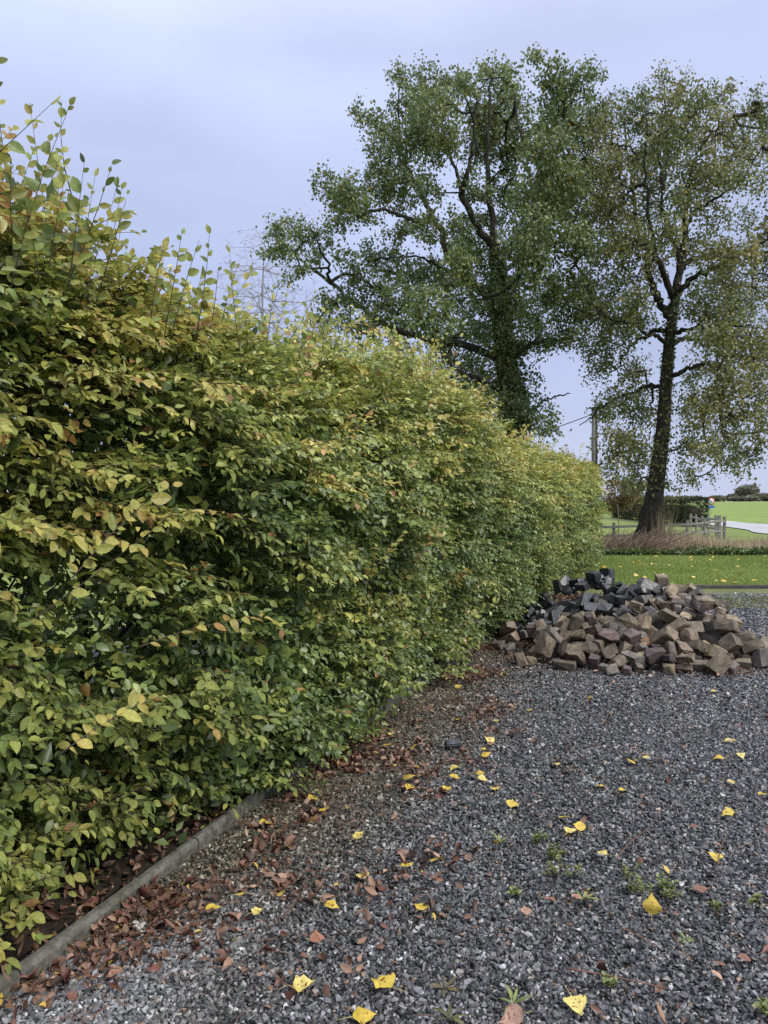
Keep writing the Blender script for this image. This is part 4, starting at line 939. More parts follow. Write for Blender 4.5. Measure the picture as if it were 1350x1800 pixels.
(2,0,2.525,6.783,0.051,-0.07,0.04,-1.87,0.154,0.117,0.125),
(6,0,2.526,8.073,0.393,-0.16,-2.75,0.43,0.078,0.075,0.073),
(13,0,2.592,7.078,0.284,0.71,0.48,2.2,0.236,0.173,0.171),
(0,0,2.255,7.44,0.274,0.46,-1.41,0.54,0.125,0.085,0.101),
(15,0,1.992,6.727,0.052,1.12,-0.12,0.16,0.103,0.103,0.094),
(15,0,3.278,8.15,0.567,0.95,-2.49,-0.01,0.174,0.153,0.12),
(2,0,1.288,8.014,0.201,0.06,2.6,-1.15,0.228,0.155,0.141),
(1,0,2.326,7.573,0.323,1.11,-0.17,-2.01,0.168,0.095,0.093),
(13,0,1.61,7.821,0.252,0.76,0.61,-1.31,0.119,0.093,0.132),
(10,0,2.627,7.523,0.273,0.36,2.76,1.53,0.127,0.104,0.106),
(1,0,2.239,7.259,0.193,-1.09,0.18,-1.15,0.131,0.077,0.078),
(11,0,2.458,8.437,0.25,1.33,0.75,2.59,0.114,0.115,0.115),
(13,0,1.569,7.667,0.201,2.99,-0.13,1.22,0.18,0.152,0.152),
(0,0,2.451,8.211,0.38,0.08,-2.97,-0.6,0.171,0.114,0.134),
(6,0,2.274,7.955,0.368,-0.54,-0.92,-1.64,0.207,0.157,0.216),
(11,0,3.851,7.569,0.209,-0.67,-2.98,-0.5,0.152,0.109,0.1),
(10,0,1.848,7.468,0.332,-0.74,1.97,-0.49,0.191,0.13,0.113),
(13,0,1.894,7.127,0.109,-0.39,-2.79,-0.93,0.12,0.081,0.077),
(8,0,1.107,7.455,0.073,-0.19,-1.44,0.43,0.14,0.103,0.124),
(6,0,1.328,8.48,0.084,1.29,-0.17,2.65,0.192,0.187,0.162),
(4,0,1.267,7.133,0.066,2.87,0.14,1.55,0.172,0.107,0.136),
(13,0,1.977,7.27,0.208,-0.1,-2.52,0.93,0.124,0.12,0.088),
(2,0,2.534,6.818,0.137,-0.08,2.95,-1.31,0.127,0.073,0.093),
(2,0,2.356,7.451,0.249,-1.44,-0.18,1.06,0.193,0.114,0.105),
(14,0,1.316,7.937,0.109,-0.29,0.44,2.3,0.176,0.108,0.129),
(11,0,2.149,7.332,0.215,1.7,-0.18,0.57,0.187,0.114,0.118),
(11,0,1.89,7.526,0.215,-0.12,-2.99,-1.4,0.105,0.07,0.095),
(15,0,2.447,7.602,0.266,-0.19,0.08,-2.15,0.139,0.133,0.13),
(14,0,1.83,7.634,0.27,0.1,0.68,-2.36,0.185,0.132,0.11),
(0,0,3.681,7.236,0.035,-0.08,-0.01,-2.08,0.128,0.103,0.08),
(5,0,1.463,7.996,0.141,-2.02,1.25,0.39,0.089,0.079,0.07),
(7,0,1.606,7.34,0.237,0.5,-0.68,-2.77,0.196,0.153,0.108),
(6,0,1.925,8.286,0.295,-0.47,0.02,-0.28,0.159,0.112,0.102),
(2,0,1.903,7.062,0.171,0.63,0.31,-0.88,0.133,0.134,0.116),
(4,0,2.113,8.49,0.344,-1.54,0.04,0.81,0.143,0.147,0.123),
(4,0,3.057,8.427,0.664,1.59,0.05,-1.8,0.27,0.184,0.201),
(10,0,2.18,7.717,0.332,1.32,-2.48,0.83,0.137,0.102,0.075),
(4,0,1.13,7.912,0.058,-0.22,2.83,-0.07,0.14,0.09,0.094),
(12,0,3.032,7.967,0.509,0.19,0.16,-1.28,0.104,0.088,0.097),
(9,0,2.395,6.998,0.104,-0.48,0.11,-3.02,0.147,0.096,0.115),
(7,0,2.726,8.007,0.489,-1.9,0.07,0.4,0.157,0.122,0.14),
(14,0,2.679,7.139,0.197,1.76,-0.97,0.3,0.158,0.133,0.161),
(2,0,2.67,6.896,0.094,-0.97,0.48,-2.69,0.122,0.096,0.117),
(2,0,2.445,7.432,0.261,-0.43,-2.33,0.97,0.11,0.077,0.087),
(13,0,2.245,7.663,0.301,-3.07,0.67,0.95,0.134,0.121,0.134),
(6,0,1.8,8.67,0.208,-0.63,0.94,-1.68,0.171,0.131,0.127),
(4,0,2.609,6.659,0.071,1.78,0.15,-2.4,0.166,0.124,0.105),
(10,0,2.726,7.343,0.443,2.27,0.45,-0.08,0.152,0.114,0.123),
(6,0,2.832,7.414,0.38,0.16,-0.43,1.48,0.121,0.086,0.103),
(6,0,1.133,7.999,0.098,0.3,2.37,-0.55,0.15,0.115,0.1),
(1,0,2.311,7.152,0.258,2.04,-0.26,0.56,0.158,0.136,0.151),
(3,0,2.094,8.296,0.168,0.43,3.01,-0,0.112,0.083,0.086),
(6,0,2.137,8.07,0.228,0.17,0.2,3.1,0.14,0.121,0.099),
(9,0,2.702,8.146,0.47,1.24,0.42,-2.62,0.155,0.129,0.111),
(9,0,2.081,8.522,0.086,-1.37,0.3,2.99,0.094,0.077,0.064),
(1,0,2.283,7.542,0.26,-0.3,-0.07,-1.79,0.124,0.111,0.085),
(2,0,1.456,8.695,0.065,-0.54,-1.5,-2.32,0.116,0.119,0.127),
(8,0,2.366,8.098,0.278,-1.48,0.9,-0.46,0.138,0.082,0.109),
(11,0,1.725,7.689,0.22,1.67,-0.05,1.01,0.123,0.099,0.111),
(10,0,2.084,8.323,0.271,-1.54,0.5,1.31,0.208,0.161,0.114),
(9,0,2.831,7.615,0.39,0.9,0.17,2.56,0.148,0.095,0.091),
(11,0,3.266,7.95,0.507,-1.48,0.27,0.07,0.113,0.104,0.099),
(4,0,3.403,7.125,0.055,1.42,0.27,-0.61,0.107,0.094,0.091),
(12,0,2.814,7.902,0.479,-2.79,0.84,0.13,0.125,0.112,0.108),
(2,0,3.612,8.906,0.271,-0.9,0.59,2.53,0.173,0.157,0.139),
(11,0,3.968,7.859,0.142,2.68,-0.43,0.12,0.201,0.133,0.114),
(12,0,2.663,8.554,0.533,-0.57,-0.73,0.29,0.176,0.119,0.119),
(6,0,3.537,7.233,0.069,0.77,0.06,-2.64,0.131,0.124,0.103),
(9,0,2.066,8.663,0.205,1.78,-0.75,0.46,0.089,0.081,0.078),
(11,0,2.506,8.51,0.4,-2.3,2.15,-0.01,0.214,0.152,0.146),
(11,0,2.976,7.177,0.16,1.43,2.19,-0.26,0.142,0.092,0.121),
(8,0,3.778,8.811,0.053,0.42,-3.11,-0.71,0.139,0.102,0.087),
(5,0,3.825,7.818,0.218,2.74,0.13,1.23,0.147,0.112,0.102),
(1,0,3.5,7.271,0.153,0.28,2.45,-0.84,0.153,0.109,0.15),
(6,0,3.164,8.415,0.53,0.5,0.87,2.64,0.19,0.108,0.102),
(15,0,2.986,7.581,0.388,-0.49,-0.25,2.34,0.1,0.085,0.073),
(7,0,1.958,7.499,0.287,-1.99,0.6,1.53,0.143,0.077,0.094),
(0,0,2.576,7.512,0.378,-0.04,-0.48,-0.32,0.211,0.15,0.156),
(4,0,3.034,8.119,0.583,2.48,-0.61,0.86,0.167,0.108,0.106),
(5,0,3.597,8.181,0.404,0.92,0.24,-0.86,0.194,0.116,0.142),
(1,0,2.727,8.059,0.578,-0.27,0.25,0.73,0.158,0.134,0.09),
(14,0,2.456,7.183,0.184,-1.42,0.42,-1.67,0.126,0.118,0.12),
(3,0,3.637,7.366,0.137,-0.57,0.22,-2.23,0.217,0.125,0.149),
(15,0,3.74,7.65,0.212,2.76,-0.07,1.05,0.097,0.092,0.096),
(1,0,2.59,8.127,0.392,2.85,-1.35,0.28,0.086,0.069,0.057),
(10,0,3.588,8.895,0.087,1.67,0.55,2.05,0.151,0.093,0.08),
(11,0,3.745,8.207,0.31,-1.46,0.72,0.27,0.158,0.126,0.111),
(11,0,2.114,7.834,0.346,-0.42,-0.12,1.24,0.148,0.115,0.139),
(13,0,3.408,8.376,0.452,0.05,-2.73,0.58,0.21,0.165,0.124),
(10,0,3.258,8.825,0.305,0.05,0.28,-0.15,0.148,0.134,0.119),
(9,0,3.47,8.917,0.191,2.08,1.92,-0.27,0.136,0.131,0.089),
(0,0,2.037,7.42,0.269,-0.02,2.55,-1.02,0.144,0.109,0.127),
(8,0,3.431,7.153,0.169,0.43,0.33,2.73,0.201,0.145,0.13),
(7,0,4.009,8.111,0.059,0.15,-0.06,2.85,0.115,0.118,0.124),
(2,0,3.808,8.67,0.133,-0.37,-0.62,0.42,0.151,0.118,0.12),
(9,0,2.866,7.246,0.164,-0.28,2.97,-0.06,0.086,0.067,0.068),
(14,0,3.015,8.416,0.509,-0.6,-0.71,0.87,0.119,0.076,0.103),
(12,0,3.458,7.015,0.09,0.07,1.49,-0.98,0.189,0.164,0.141),
(8,0,4.008,8.377,0.06,0.01,-1.37,1.95,0.114,0.076,0.084),
(4,0,3.469,7.938,0.441,0.31,-2.84,-1.1,0.117,0.087,0.081),
(6,0,2.865,7.169,0.262,1.01,0.3,0.58,0.138,0.145,0.145),
(8,0,2.779,7.235,0.348,-0.8,2.57,-0.21,0.26,0.138,0.191),
(1,0,3.552,7.087,0.058,1.33,0.08,-0.71,0.144,0.134,0.093),
(13,0,2.319,7.786,0.283,0.04,-3.14,-0.04,0.153,0.162,0.152),
(6,0,1.946,8.174,0.213,0.13,-1.91,-1.11,0.119,0.116,0.118),
(6,0,3.117,8.16,0.51,1.45,-0.09,2.91,0.107,0.064,0.081),
(5,0,2.388,7.937,0.294,-0.2,1.2,1.69,0.14,0.072,0.096),
(5,0,2.872,7.35,0.224,-0.28,0.63,-2.33,0.086,0.086,0.066),
(2,0,2.341,8.184,0.22,1.36,-0.28,-0.39,0.077,0.079,0.064),
(12,0,2.794,7.697,0.479,-0.45,-0.77,-2.56,0.235,0.156,0.133),
(10,0,2.767,7.475,0.314,-1.33,-0.52,1.21,0.225,0.153,0.168),
(3,0,2.58,7.392,0.261,-1.39,0.58,-0.19,0.152,0.143,0.122),
(9,0,3.385,8.073,0.479,-1.69,-2.83,-0.02,0.111,0.082,0.083),
(1,0,2.518,6.547,0.04,0.05,-0.12,-0.24,0.101,0.089,0.091),
(5,0,2.17,7.802,0.245,0.03,-0.07,-0.29,0.089,0.086,0.07),
(2,0,2.402,7.353,0.223,-1.88,1.14,-1.28,0.086,0.071,0.07),
(1,0,3.193,8.266,0.555,-1.32,-0.05,-3.05,0.176,0.175,0.142),
(9,0,2.649,8.511,0.334,0.45,0.41,-2.87,0.143,0.108,0.076),
(4,0,2.4,8.189,0.295,3.13,0.22,-0.45,0.155,0.102,0.082),
(1,0,2.439,8.026,0.286,-1.57,0.9,0.32,0.089,0.076,0.087),
(5,0,3.961,8.48,0.062,-1.52,0.02,-1.66,0.107,0.1,0.099),
(13,0,2.298,8.545,0.402,1.77,1.19,1.02,0.184,0.113,0.113),
(6,0,3.656,8.967,0.199,0.61,0.5,-1.04,0.133,0.098,0.075),
(7,0,2.897,8.078,0.496,-2.96,-0.17,-1.05,0.132,0.104,0.088),
(15,0,2.798,8.287,0.455,0.43,3.07,0.62,0.114,0.067,0.087),
(10,0,2.589,8.001,0.414,-0.96,-0.41,2.99,0.155,0.082,0.111),
(12,0,2.59,8.224,0.385,1.84,2.66,-0.09,0.128,0.11,0.078),
(8,0,4.006,7.961,0.046,1.62,0.08,1.4,0.13,0.102,0.131),
(0,0,2.984,7.096,0.097,1.56,1.13,1.65,0.091,0.089,0.094),
(9,0,4.055,7.805,0.073,-0.29,-1.39,1.68,0.146,0.106,0.137),
(14,0,2.281,8.617,0.262,-0.82,-0.15,2.54,0.184,0.139,0.093),
(4,0,3.413,8.778,0.268,-2.11,-0.3,-0.91,0.158,0.101,0.115),
(11,0,3.006,8.197,0.541,-0.21,1.02,-1.56,0.151,0.099,0.094),
(3,0,4.759,8.206,0.112,-0.58,-1.36,2.48,0.234,0.155,0.167),
(4,0,2.928,7.456,0.315,0.46,-0.58,0.59,0.099,0.066,0.067),
(8,0,2.301,8.457,0.307,2.2,0.73,0.05,0.215,0.165,0.14),
(0,0,3.741,8.778,0.217,0.73,-0.2,0.42,0.216,0.177,0.175),
(15,0,3.815,7.659,0.135,-2.3,0.33,-1.73,0.134,0.1,0.1),
(10,0,2.857,7.013,0.068,2.21,1.9,0.09,0.098,0.089,0.101),
(7,0,2.894,8.375,0.501,0.81,-0.39,-1.06,0.156,0.125,0.115),
(13,0,2.587,8.304,0.381,0.26,0.59,-3.08,0.118,0.088,0.114),
(13,0,3.791,7.515,0.119,2.37,0.9,0.09,0.135,0.142,0.144),
(0,0,3.781,7.382,0.084,1.89,-0.05,1.33,0.136,0.152,0.14),
(9,0,3.396,7.91,0.482,0.96,-0.12,-1.08,0.147,0.091,0.089),
(8,0,3.128,8.015,0.523,3.1,-0.05,1.55,0.163,0.115,0.105),
(8,0,3.246,8.465,0.471,-1.44,-0.49,-2.73,0.113,0.094,0.074),
(0,0,2.846,7.08,0.176,-0.52,-0.32,-0.99,0.206,0.122,0.137),
(13,0,4.049,7.659,0.041,-3.12,-0.01,-1.31,0.152,0.104,0.091),
(15,0,3.277,8.661,0.375,0.21,-0.62,-2.37,0.142,0.09,0.11),
(1,0,3.527,8.816,0.191,0.25,2.36,-1.85,0.154,0.108,0.129),
(7,0,4.156,8.04,0.094,-0.89,-1.44,-1.43,0.181,0.176,0.164),
(2,0,2.354,8.266,0.227,-0.18,-0.5,2.68,0.096,0.105,0.082),
(5,0,2.823,8.536,0.441,-0.99,-1.22,2.33,0.135,0.106,0.13),
(15,0,2.737,7.45,0.413,-0.43,0.49,-1.97,0.114,0.101,0.085),
(11,0,2.375,8.348,0.39,-0.53,-2.57,0.67,0.19,0.152,0.138),
(0,0,3.193,7.567,0.4,3.02,0.1,-1.5,0.09,0.088,0.07),
(9,0,2.469,8.079,0.341,0.38,-2.88,-0.69,0.105,0.089,0.087),
(6,0,3.432,7.584,0.349,-2.61,0.2,0.28,0.191,0.125,0.112),
(13,0,2.595,8.399,0.366,-1.86,-0.49,0.15,0.132,0.106,0.117),
(10,0,2.147,7.567,0.264,0.45,0.63,0.61,0.147,0.11,0.103),
(8,1,1.798,9.473,0.246,-0.12,-0.28,-0.54,0.124,0.111,0.097),
(13,1,3.021,9.949,0.159,-0.96,0.13,-0.37,0.105,0.081,0.071),
(2,1,1.502,9.145,0.07,0.08,0.97,-0.17,0.13,0.129,0.108),
(6,1,1.567,9.349,0.14,0.16,0.12,0.96,0.128,0.123,0.088),
(13,1,3.152,8.664,0.379,-0.56,0.05,0.12,0.119,0.078,0.067),
(14,1,1.604,9.135,0.1,1.96,1.04,-0.23,0.154,0.107,0.12),
(6,1,3.758,8.934,0.098,0.84,-0.38,-2.3,0.196,0.157,0.135),
(6,1,3.311,9.914,0.044,-1.44,0.05,-0.98,0.096,0.075,0.074),
(15,1,3.045,8.678,0.4,1.45,0.71,-1.53,0.103,0.074,0.102),
(11,1,2.472,9.239,0.553,-1.63,-0.09,0.27,0.1,0.084,0.064),
(6,1,1.523,9.414,0.055,2.96,0.02,-1.42,0.247,0.164,0.15),
(6,1,2.321,10.084,0.074,-0.87,2.93,-0.14,0.117,0.102,0.123),
(11,1,1.588,9.235,0.044,1.44,0.13,-3.01,0.125,0.087,0.085),
(3,1,2.014,9.67,0.318,1.67,-0.19,-1,0.132,0.101,0.097),
(14,1,3.384,9.946,0.054,-2.31,-1.3,-0.09,0.097,0.074,0.084),
(0,1,2.347,9.083,0.525,-0.3,-3.1,-0.85,0.127,0.141,0.114),
(8,1,3.322,8.89,0.241,2.97,-1.22,0.05,0.09,0.077,0.096),
(13,1,3.471,9.22,0.213,1.62,0.11,-1.6,0.14,0.106,0.106),
(6,1,2.704,9.664,0.443,2.5,-0.18,-0.53,0.092,0.079,0.065),
(9,1,2.585,8.899,0.498,-1.56,-0.48,1.61,0.135,0.119,0.123),
(13,1,1.917,9.781,0.179,-1.88,-0.92,-1.53,0.117,0.111,0.086),
(2,1,1.987,8.594,0.166,-0.68,-2.68,1.14,0.126,0.11,0.115),
(7,1,2.879,8.708,0.508,1.36,-0.7,-2.45,0.158,0.103,0.108),
(9,1,1.822,10.111,0.053,-1.53,-0.08,0.58,0.147,0.131,0.102),
(15,1,2.137,8.808,0.348,2.63,0.09,-0.75,0.092,0.074,0.062),
(15,1,2.149,8.689,0.291,-1.55,-0.81,0.99,0.115,0.119,0.115),
(1,1,1.752,9.247,0.234,-2.61,0.01,1.57,0.19,0.107,0.095),
(7,1,3.539,9.255,0.143,0.36,-0.14,-1.57,0.13,0.128,0.109),
(11,1,2.626,9.019,0.558,-0.76,1.04,-2.29,0.157,0.088,0.104),
(9,1,3.322,9.85,0.123,0,3.01,-0.64,0.185,0.115,0.128),
(3,1,2.216,8.598,0.316,1.23,0.84,-2.51,0.109,0.07,0.085),
(4,1,2.711,8.807,0.487,-0.63,0.47,2.71,0.148,0.094,0.088),
(14,1,2.972,9.738,0.358,-0.22,-0.55,-1.98,0.146,0.142,0.119),
(15,1,2.956,8.952,0.454,-1.54,0.43,-0.79,0.095,0.088,0.073),
(15,1,1.988,8.877,0.279,-0.76,0.19,2.42,0.08,0.086,0.061),
(9,1,2.954,9.608,0.467,1.3,-0.13,1.22,0.139,0.117,0.118),
(5,1,3.672,9.165,0.039,-1.17,0.05,3.07,0.115,0.078,0.066),
(11,1,1.804,9.809,0.177,-2.54,-0.62,-1.01,0.162,0.137,0.149),
(12,1,1.976,8.517,0.068,-1.31,-3.08,0.3,0.106,0.111,0.09),
(15,1,3.577,9.087,0.124,-1.04,-0.55,-1.43,0.174,0.135,0.123),
(2,1,3.04,8.995,0.425,-0.09,0.51,-0.71,0.088,0.068,0.079),
(6,1,1.674,9.584,0.143,0.45,-2.66,-0.43,0.201,0.122,0.167),
(7,1,2.358,9.402,0.529,-3.09,-0.32,-0.97,0.184,0.123,0.114),
(8,1,3.011,8.604,0.471,-1.19,0.83,-0.99,0.191,0.123,0.135),
(14,1,2.236,8.756,0.366,-0.06,-0.26,0.54,0.121,0.108,0.102),
(1,1,2.436,8.567,0.285,0.23,-0.37,2.54,0.108,0.118,0.079),
(11,1,1.815,8.842,0.141,0.43,0.27,2.26,0.084,0.085,0.065),
(11,1,1.722,9.231,0.156,2.44,-0.37,1.28,0.099,0.067,0.072),
(13,1,1.713,9.122,0.148,0.38,2.29,0.56,0.095,0.077,0.089),
(8,1,2.598,9.136,0.552,-1.3,0.11,-0.11,0.134,0.078,0.082),
(7,1,1.713,9.414,0.169,-0.27,-0.81,0.33,0.129,0.127,0.129),
(2,1,1.72,8.978,0.169,0.88,0.82,0.31,0.145,0.137,0.107),
(5,1,2.155,8.544,0.221,-2.07,0.13,2.4,0.245,0.137,0.156),
(1,1,3.503,8.993,0.093,-1.19,0.1,-1.77,0.131,0.071,0.071),
(5,1,2.688,9.238,0.572,1.3,-0.74,2.07,0.102,0.088,0.089),
(10,1,1.711,9.882,0.079,-0.69,-1.78,1.2,0.132,0.118,0.107),
(0,1,1.708,9.714,0.116,-2.61,1.2,-0.16,0.182,0.148,0.147),
(8,1,3.575,9.4,0.103,0.03,-1.3,-3.01,0.21,0.184,0.122),
(8,1,1.781,8.765,0.065,0.57,0.37,-1.2,0.131,0.09,0.068),
(7,1,2.736,9.398,0.602,-1,1.28,-1.73,0.204,0.162,0.2),
(14,1,3.607,9.036,0.037,2.92,0.04,1.04,0.115,0.086,0.065),
(7,1,3.136,9.215,0.448,1.68,-1.04,-0.35,0.113,0.091,0.1),
(11,1,3.397,9.801,0.046,1.33,0.12,0.44,0.111,0.079,0.073),
(7,1,2.5,9.165,0.633,-1.86,-0.08,2.09,0.169,0.113,0.138),
(7,1,1.708,8.445,0.123,2.65,0.1,0,0.228,0.207,0.239),
(15,1,1.59,9.004,0.098,1.58,-0.39,-0.7,0.21,0.14,0.155),
(6,1,3.578,9.242,0.066,0.27,-0.47,-1.33,0.109,0.09,0.096),
(13,1,3.564,8.967,0.146,-2.48,1.15,-0.9,0.094,0.094,0.087),
(6,1,2.886,10.076,0.126,0.69,0.4,0.89,0.15,0.122,0.132),
(2,1,1.89,8.774,0.194,0.56,2.41,1.33,0.2,0.137,0.141),
(14,1,3.459,9.041,0.175,-1.16,1.33,-0.77,0.1,0.087,0.087),
(3,1,2.95,8.703,0.586,-2.45,0.47,1.14,0.161,0.123,0.115),
(7,1,2.642,9.584,0.497,0.14,2.82,-1.18,0.144,0.078,0.09),
(4,1,3.383,8.98,0.201,-2.56,0.57,0.76,0.109,0.085,0.061),
(15,1,3.056,8.84,0.434,0.38,-2.79,0.45,0.279,0.176,0.156),
(3,1,1.38,9.418,0.053,-3.11,-0.02,1.43,0.102,0.096,0.105),
(10,1,3.001,10.155,0.051,-2.99,0.08,0.77,0.108,0.107,0.113),
(7,1,3.818,9.087,0.04,0.11,-0.03,2.21,0.146,0.098,0.078),
(15,1,2.172,10.082,0.06,0.92,-0.07,0.27,0.132,0.113,0.097),
(6,1,2.584,8.658,0.525,1.1,2.24,-0.29,0.109,0.105,0.076),
(7,1,3.14,9.343,0.425,0.15,-2.62,-0.21,0.13,0.133,0.103),
(0,1,2.117,9.334,0.49,2.07,1.37,-0.19,0.151,0.095,0.119),
(15,1,2.595,8.609,0.344,-0.76,2.97,0.26,0.159,0.1,0.131),
(0,1,2.101,10.174,0.062,-0.14,-0.01,0.19,0.187,0.117,0.152),
(11,1,3.147,8.95,0.487,0.39,-0.4,-2.61,0.208,0.134,0.12),
(1,1,3.039,10.034,0.079,-0.18,-0.7,-1.73,0.144,0.095,0.084),
(9,1,2.422,9.793,0.389,-1.24,2.08,-0.46,0.079,0.088,0.058),
(15,1,3.683,8.985,0.116,-0.99,-0.61,0.31,0.142,0.103,0.092),
(14,1,1.679,8.831,0.052,-0.38,-0.09,1.24,0.123,0.116,0.091),
(15,1,1.625,9.52,0.08,2.07,-0.28,-1.19,0.188,0.122,0.097),
(14,1,1.53,9.792,0.079,0.77,-1.86,1.45,0.147,0.113,0.114),
(7,1,1.641,9.253,0.132,3.06,-0.04,1,0.153,0.098,0.102),
(13,1,2.55,8.702,0.421,0.9,0.05,1.15,0.167,0.109,0.097),
(4,1,2.282,9.753,0.483,-0.82,2.68,0.76,0.26,0.202,0.209),
(3,1,2.837,8.938,0.489,-1.41,0.17,0.62,0.137,0.086,0.08),
(14,1,3.654,9.272,0.137,-0.29,-0.17,-0.92,0.114,0.065,0.058),
(14,1,1.886,9.834,0.065,-0.23,0.85,1.75,0.116,0.114,0.092),
(0,1,3.095,9.054,0.425,-0.02,0.63,-0.51,0.156,0.083,0.088),
(8,1,2.522,9.394,0.556,-0.06,2.88,-1.14,0.136,0.137,0.115),
(11,1,2.467,8.682,0.364,0.53,0.61,-1.3,0.109,0.085,0.072),
(7,1,2.163,9.086,0.465,-0.86,0.01,1.72,0.137,0.107,0.09),
(3,1,2.776,10.176,0.054,1.9,0.03,-2.73,0.129,0.086,0.108),
(4,1,1.624,9.487,0.228,-0.73,-0.51,0.37,0.162,0.124,0.123),
(1,1,3.705,9.106,0.104,-2.62,0.65,-1.21,0.137,0.116,0.109),
(0,1,3.648,9.581,0.048,-1.27,-0.07,2.36,0.156,0.091,0.121),
(13,1,2.832,8.827,0.458,0.39,0.76,2.42,0.124,0.111,0.103),
(1,1,2.507,8.525,0.241,1.42,0.27,-2.31,0.099,0.073,0.061),
(12,1,1.931,10.012,0.061,0.01,2.03,2.41,0.134,0.103,0.127),
(1,1,3.725,9.256,0.053,1.57,-0.02,-0.4,0.169,0.118,0.147),
(14,1,2.384,8.625,0.402,1.05,0.79,0.52,0.115,0.098,0.11),
(10,1,2.382,10.196,0.041,-1.25,0.08,0.12,0.14,0.094,0.093),
(7,1,2.575,9.287,0.605,-0.73,-0.76,2.71,0.125,0.118,0.133),
(7,1,2.138,9.971,0.172,-2.5,0.41,0.67,0.196,0.148,0.162),
(9,1,1.913,9.919,0.173,1.91,-0.19,-0.32,0.225,0.157,0.152),
(14,1,3.01,8.497,0.473,0.79,-0.25,0.33,0.186,0.109,0.104)]
def cobble_mesh(k):
    """one roughly hewn paving block, about 1 x 0.85 x 0.75 before scaling"""
    r = np.random.default_rng(900 + k)
    bm = bmesh.new()
    pts = []
    for sx in (-1, 1):
        for sy in (-1, 1):
            for sz in (-1, 1):
                tp = 1 - (0.16 if sz < 0 else 0.0) * r.uniform(0, 1.4)
                p = np.array([sx * .5 * tp, sy * .43 * tp, sz * .38]) + r.normal(0, .062, 3)
                pts.append(p)
    for p in pts: bm.verts.new(p)
    g = bmesh.ops.convex_hull(bm, input=bm.verts)
    # knock corners and edges off
    for q in range(int(r.integers(4, 8))):
        n = Vector(r.normal(0, 1, 3)).normalized()
        ext = max(v.co.dot(n) for v in bm.verts)
        c = n * ext * (1 - r.uniform(.05, .34) * r.uniform(.5, 1))
        res = bmesh.ops.bisect_plane(bm, geom=bm.verts[:] + bm.edges[:] + bm.faces[:], plane_co=c, plane_no=n, clear_outer=True)
        ed = [e for e in bm.edges if e.is_boundary]
        if ed: bmesh.ops.contextual_create(bm, geom=ed)
    bmesh.ops.dissolve_limit(bm, angle_limit=.06, verts=bm.verts[:], edges=bm.edges[:])
    me = bpy.data.meshes.new('cobblestone')
    bm.to_mesh(me); bm.free()
    return me
def mound_z(x, y):
    a = .22 * max(0, 1 - ((x - 2.4) / 1.25) ** 2 - ((y - 7.75) / .8) ** 2) ** .8
    c = .48 * max(0, 1 - ((x - 3.1) / .85) ** 2 - ((y - 8.1) / .95) ** 2) ** .8
    b = .52 * max(0, 1 - ((x - 2.6) / .95) ** 2 - ((y - 9.25) / .85) ** 2) ** .8
    return max(a, b, c)

def stone_mat(name, stops, rough, spec=.45, bump=.45):
    m, N, Lk, b = mat(name, rough, spec)
    tc = N.new('ShaderNodeTexCoord'); oi = N.new('ShaderNodeObjectInfo')
    off = node(N, 'ShaderNodeVectorMath', operation='SCALE'); off.inputs[0].default_value = (13, 7, 5); Lk.new(oi.outputs['Random'], off.inputs['Scale'])
    ad = node(N, 'ShaderNodeVectorMath', operation='ADD'); Lk.new(tc.outputs['Object'], ad.inputs[0]); Lk.new(off.outputs[0], ad.inputs[1])
    n1 = node(N, 'ShaderNodeTexNoise', Scale=2.2, Detail=8.0, Roughness=.7); Lk.new(ad.outputs[0], n1.inputs['Vector'])
    rp = ramp(N, stops); Lk.new(n1.outputs['Fac'], rp.inputs['Fac'])
    rr = ramp(N, [(0, (.55, .55, .57)), (.5, (1, .97, .92)), (1, (1.5, 1.42, 1.3))]); Lk.new(oi.outputs['Random'], rr.inputs['Fac'])
    mx = node(N, 'ShaderNodeMix', data_type='RGBA', blend_type='MULTIPLY'); mx.inputs['Factor'].default_value = 1
    Lk.new(rp.outputs['Color'], mx.inputs['A']); Lk.new(rr.outputs['Color'], mx.inputs['B']); Lk.new(mx.outputs['Result'], b.inputs['Base Color'])
    n2 = node(N, 'ShaderNodeTexNoise', Scale=7.0, Detail=8.0, Roughness=.75); Lk.new(ad.outputs[0], n2.inputs['Vector'])
    bp = node(N, 'ShaderNodeBump', Strength=bump, Distance=.03); Lk.new(n2.outputs['Fac'], bp.inputs['Height']); Lk.new(bp.outputs[0], b.inputs['Normal'])
    return m
M['st_brown'] = stone_mat('sett_brown', [(.3, (.052, .043, .034)), (.5, (.126, .104, .078)), (.7, (.235, .195, .15))], .72)
M['st_tan'] = stone_mat('sett_tan', [(.3, (.08, .068, .045)), (.5, (.175, .145, .10)), (.7, (.30, .26, .195))], .75)
M['st_grey'] = stone_mat('sett_grey', [(.3, (.05, .046, .044)), (.5, (.12, .112, .105)), (.7, (.22, .205, .19))], .7)
M['st_purple'] = stone_mat('sett_purple', [(.3, (.05, .036, .036)), (.5, (.105, .078, .076)), (.7, (.17, .13, .125))], .6)
M['st_black'] = stone_mat('sett_black', [(.3, (.010, .010, .012)), (.5, (.022, .023, .027)), (.7, (.05, .052, .06))], .30, .55, .16)
M['st_orange'] = stone_mat('sett_orange', [(.3, (.07, .06, .05)), (.46, (.16, .13, .1)), (.56, (.42, .17, .06)), (.7, (.3, .2, .13))], .75)
M['heap_core'] = noise_mat('heap_core_dark', [(.3, (.008, .007, .006)), (.7, (.035, .03, .026))], 9, 6, .95, 1, .06)
base_me = []
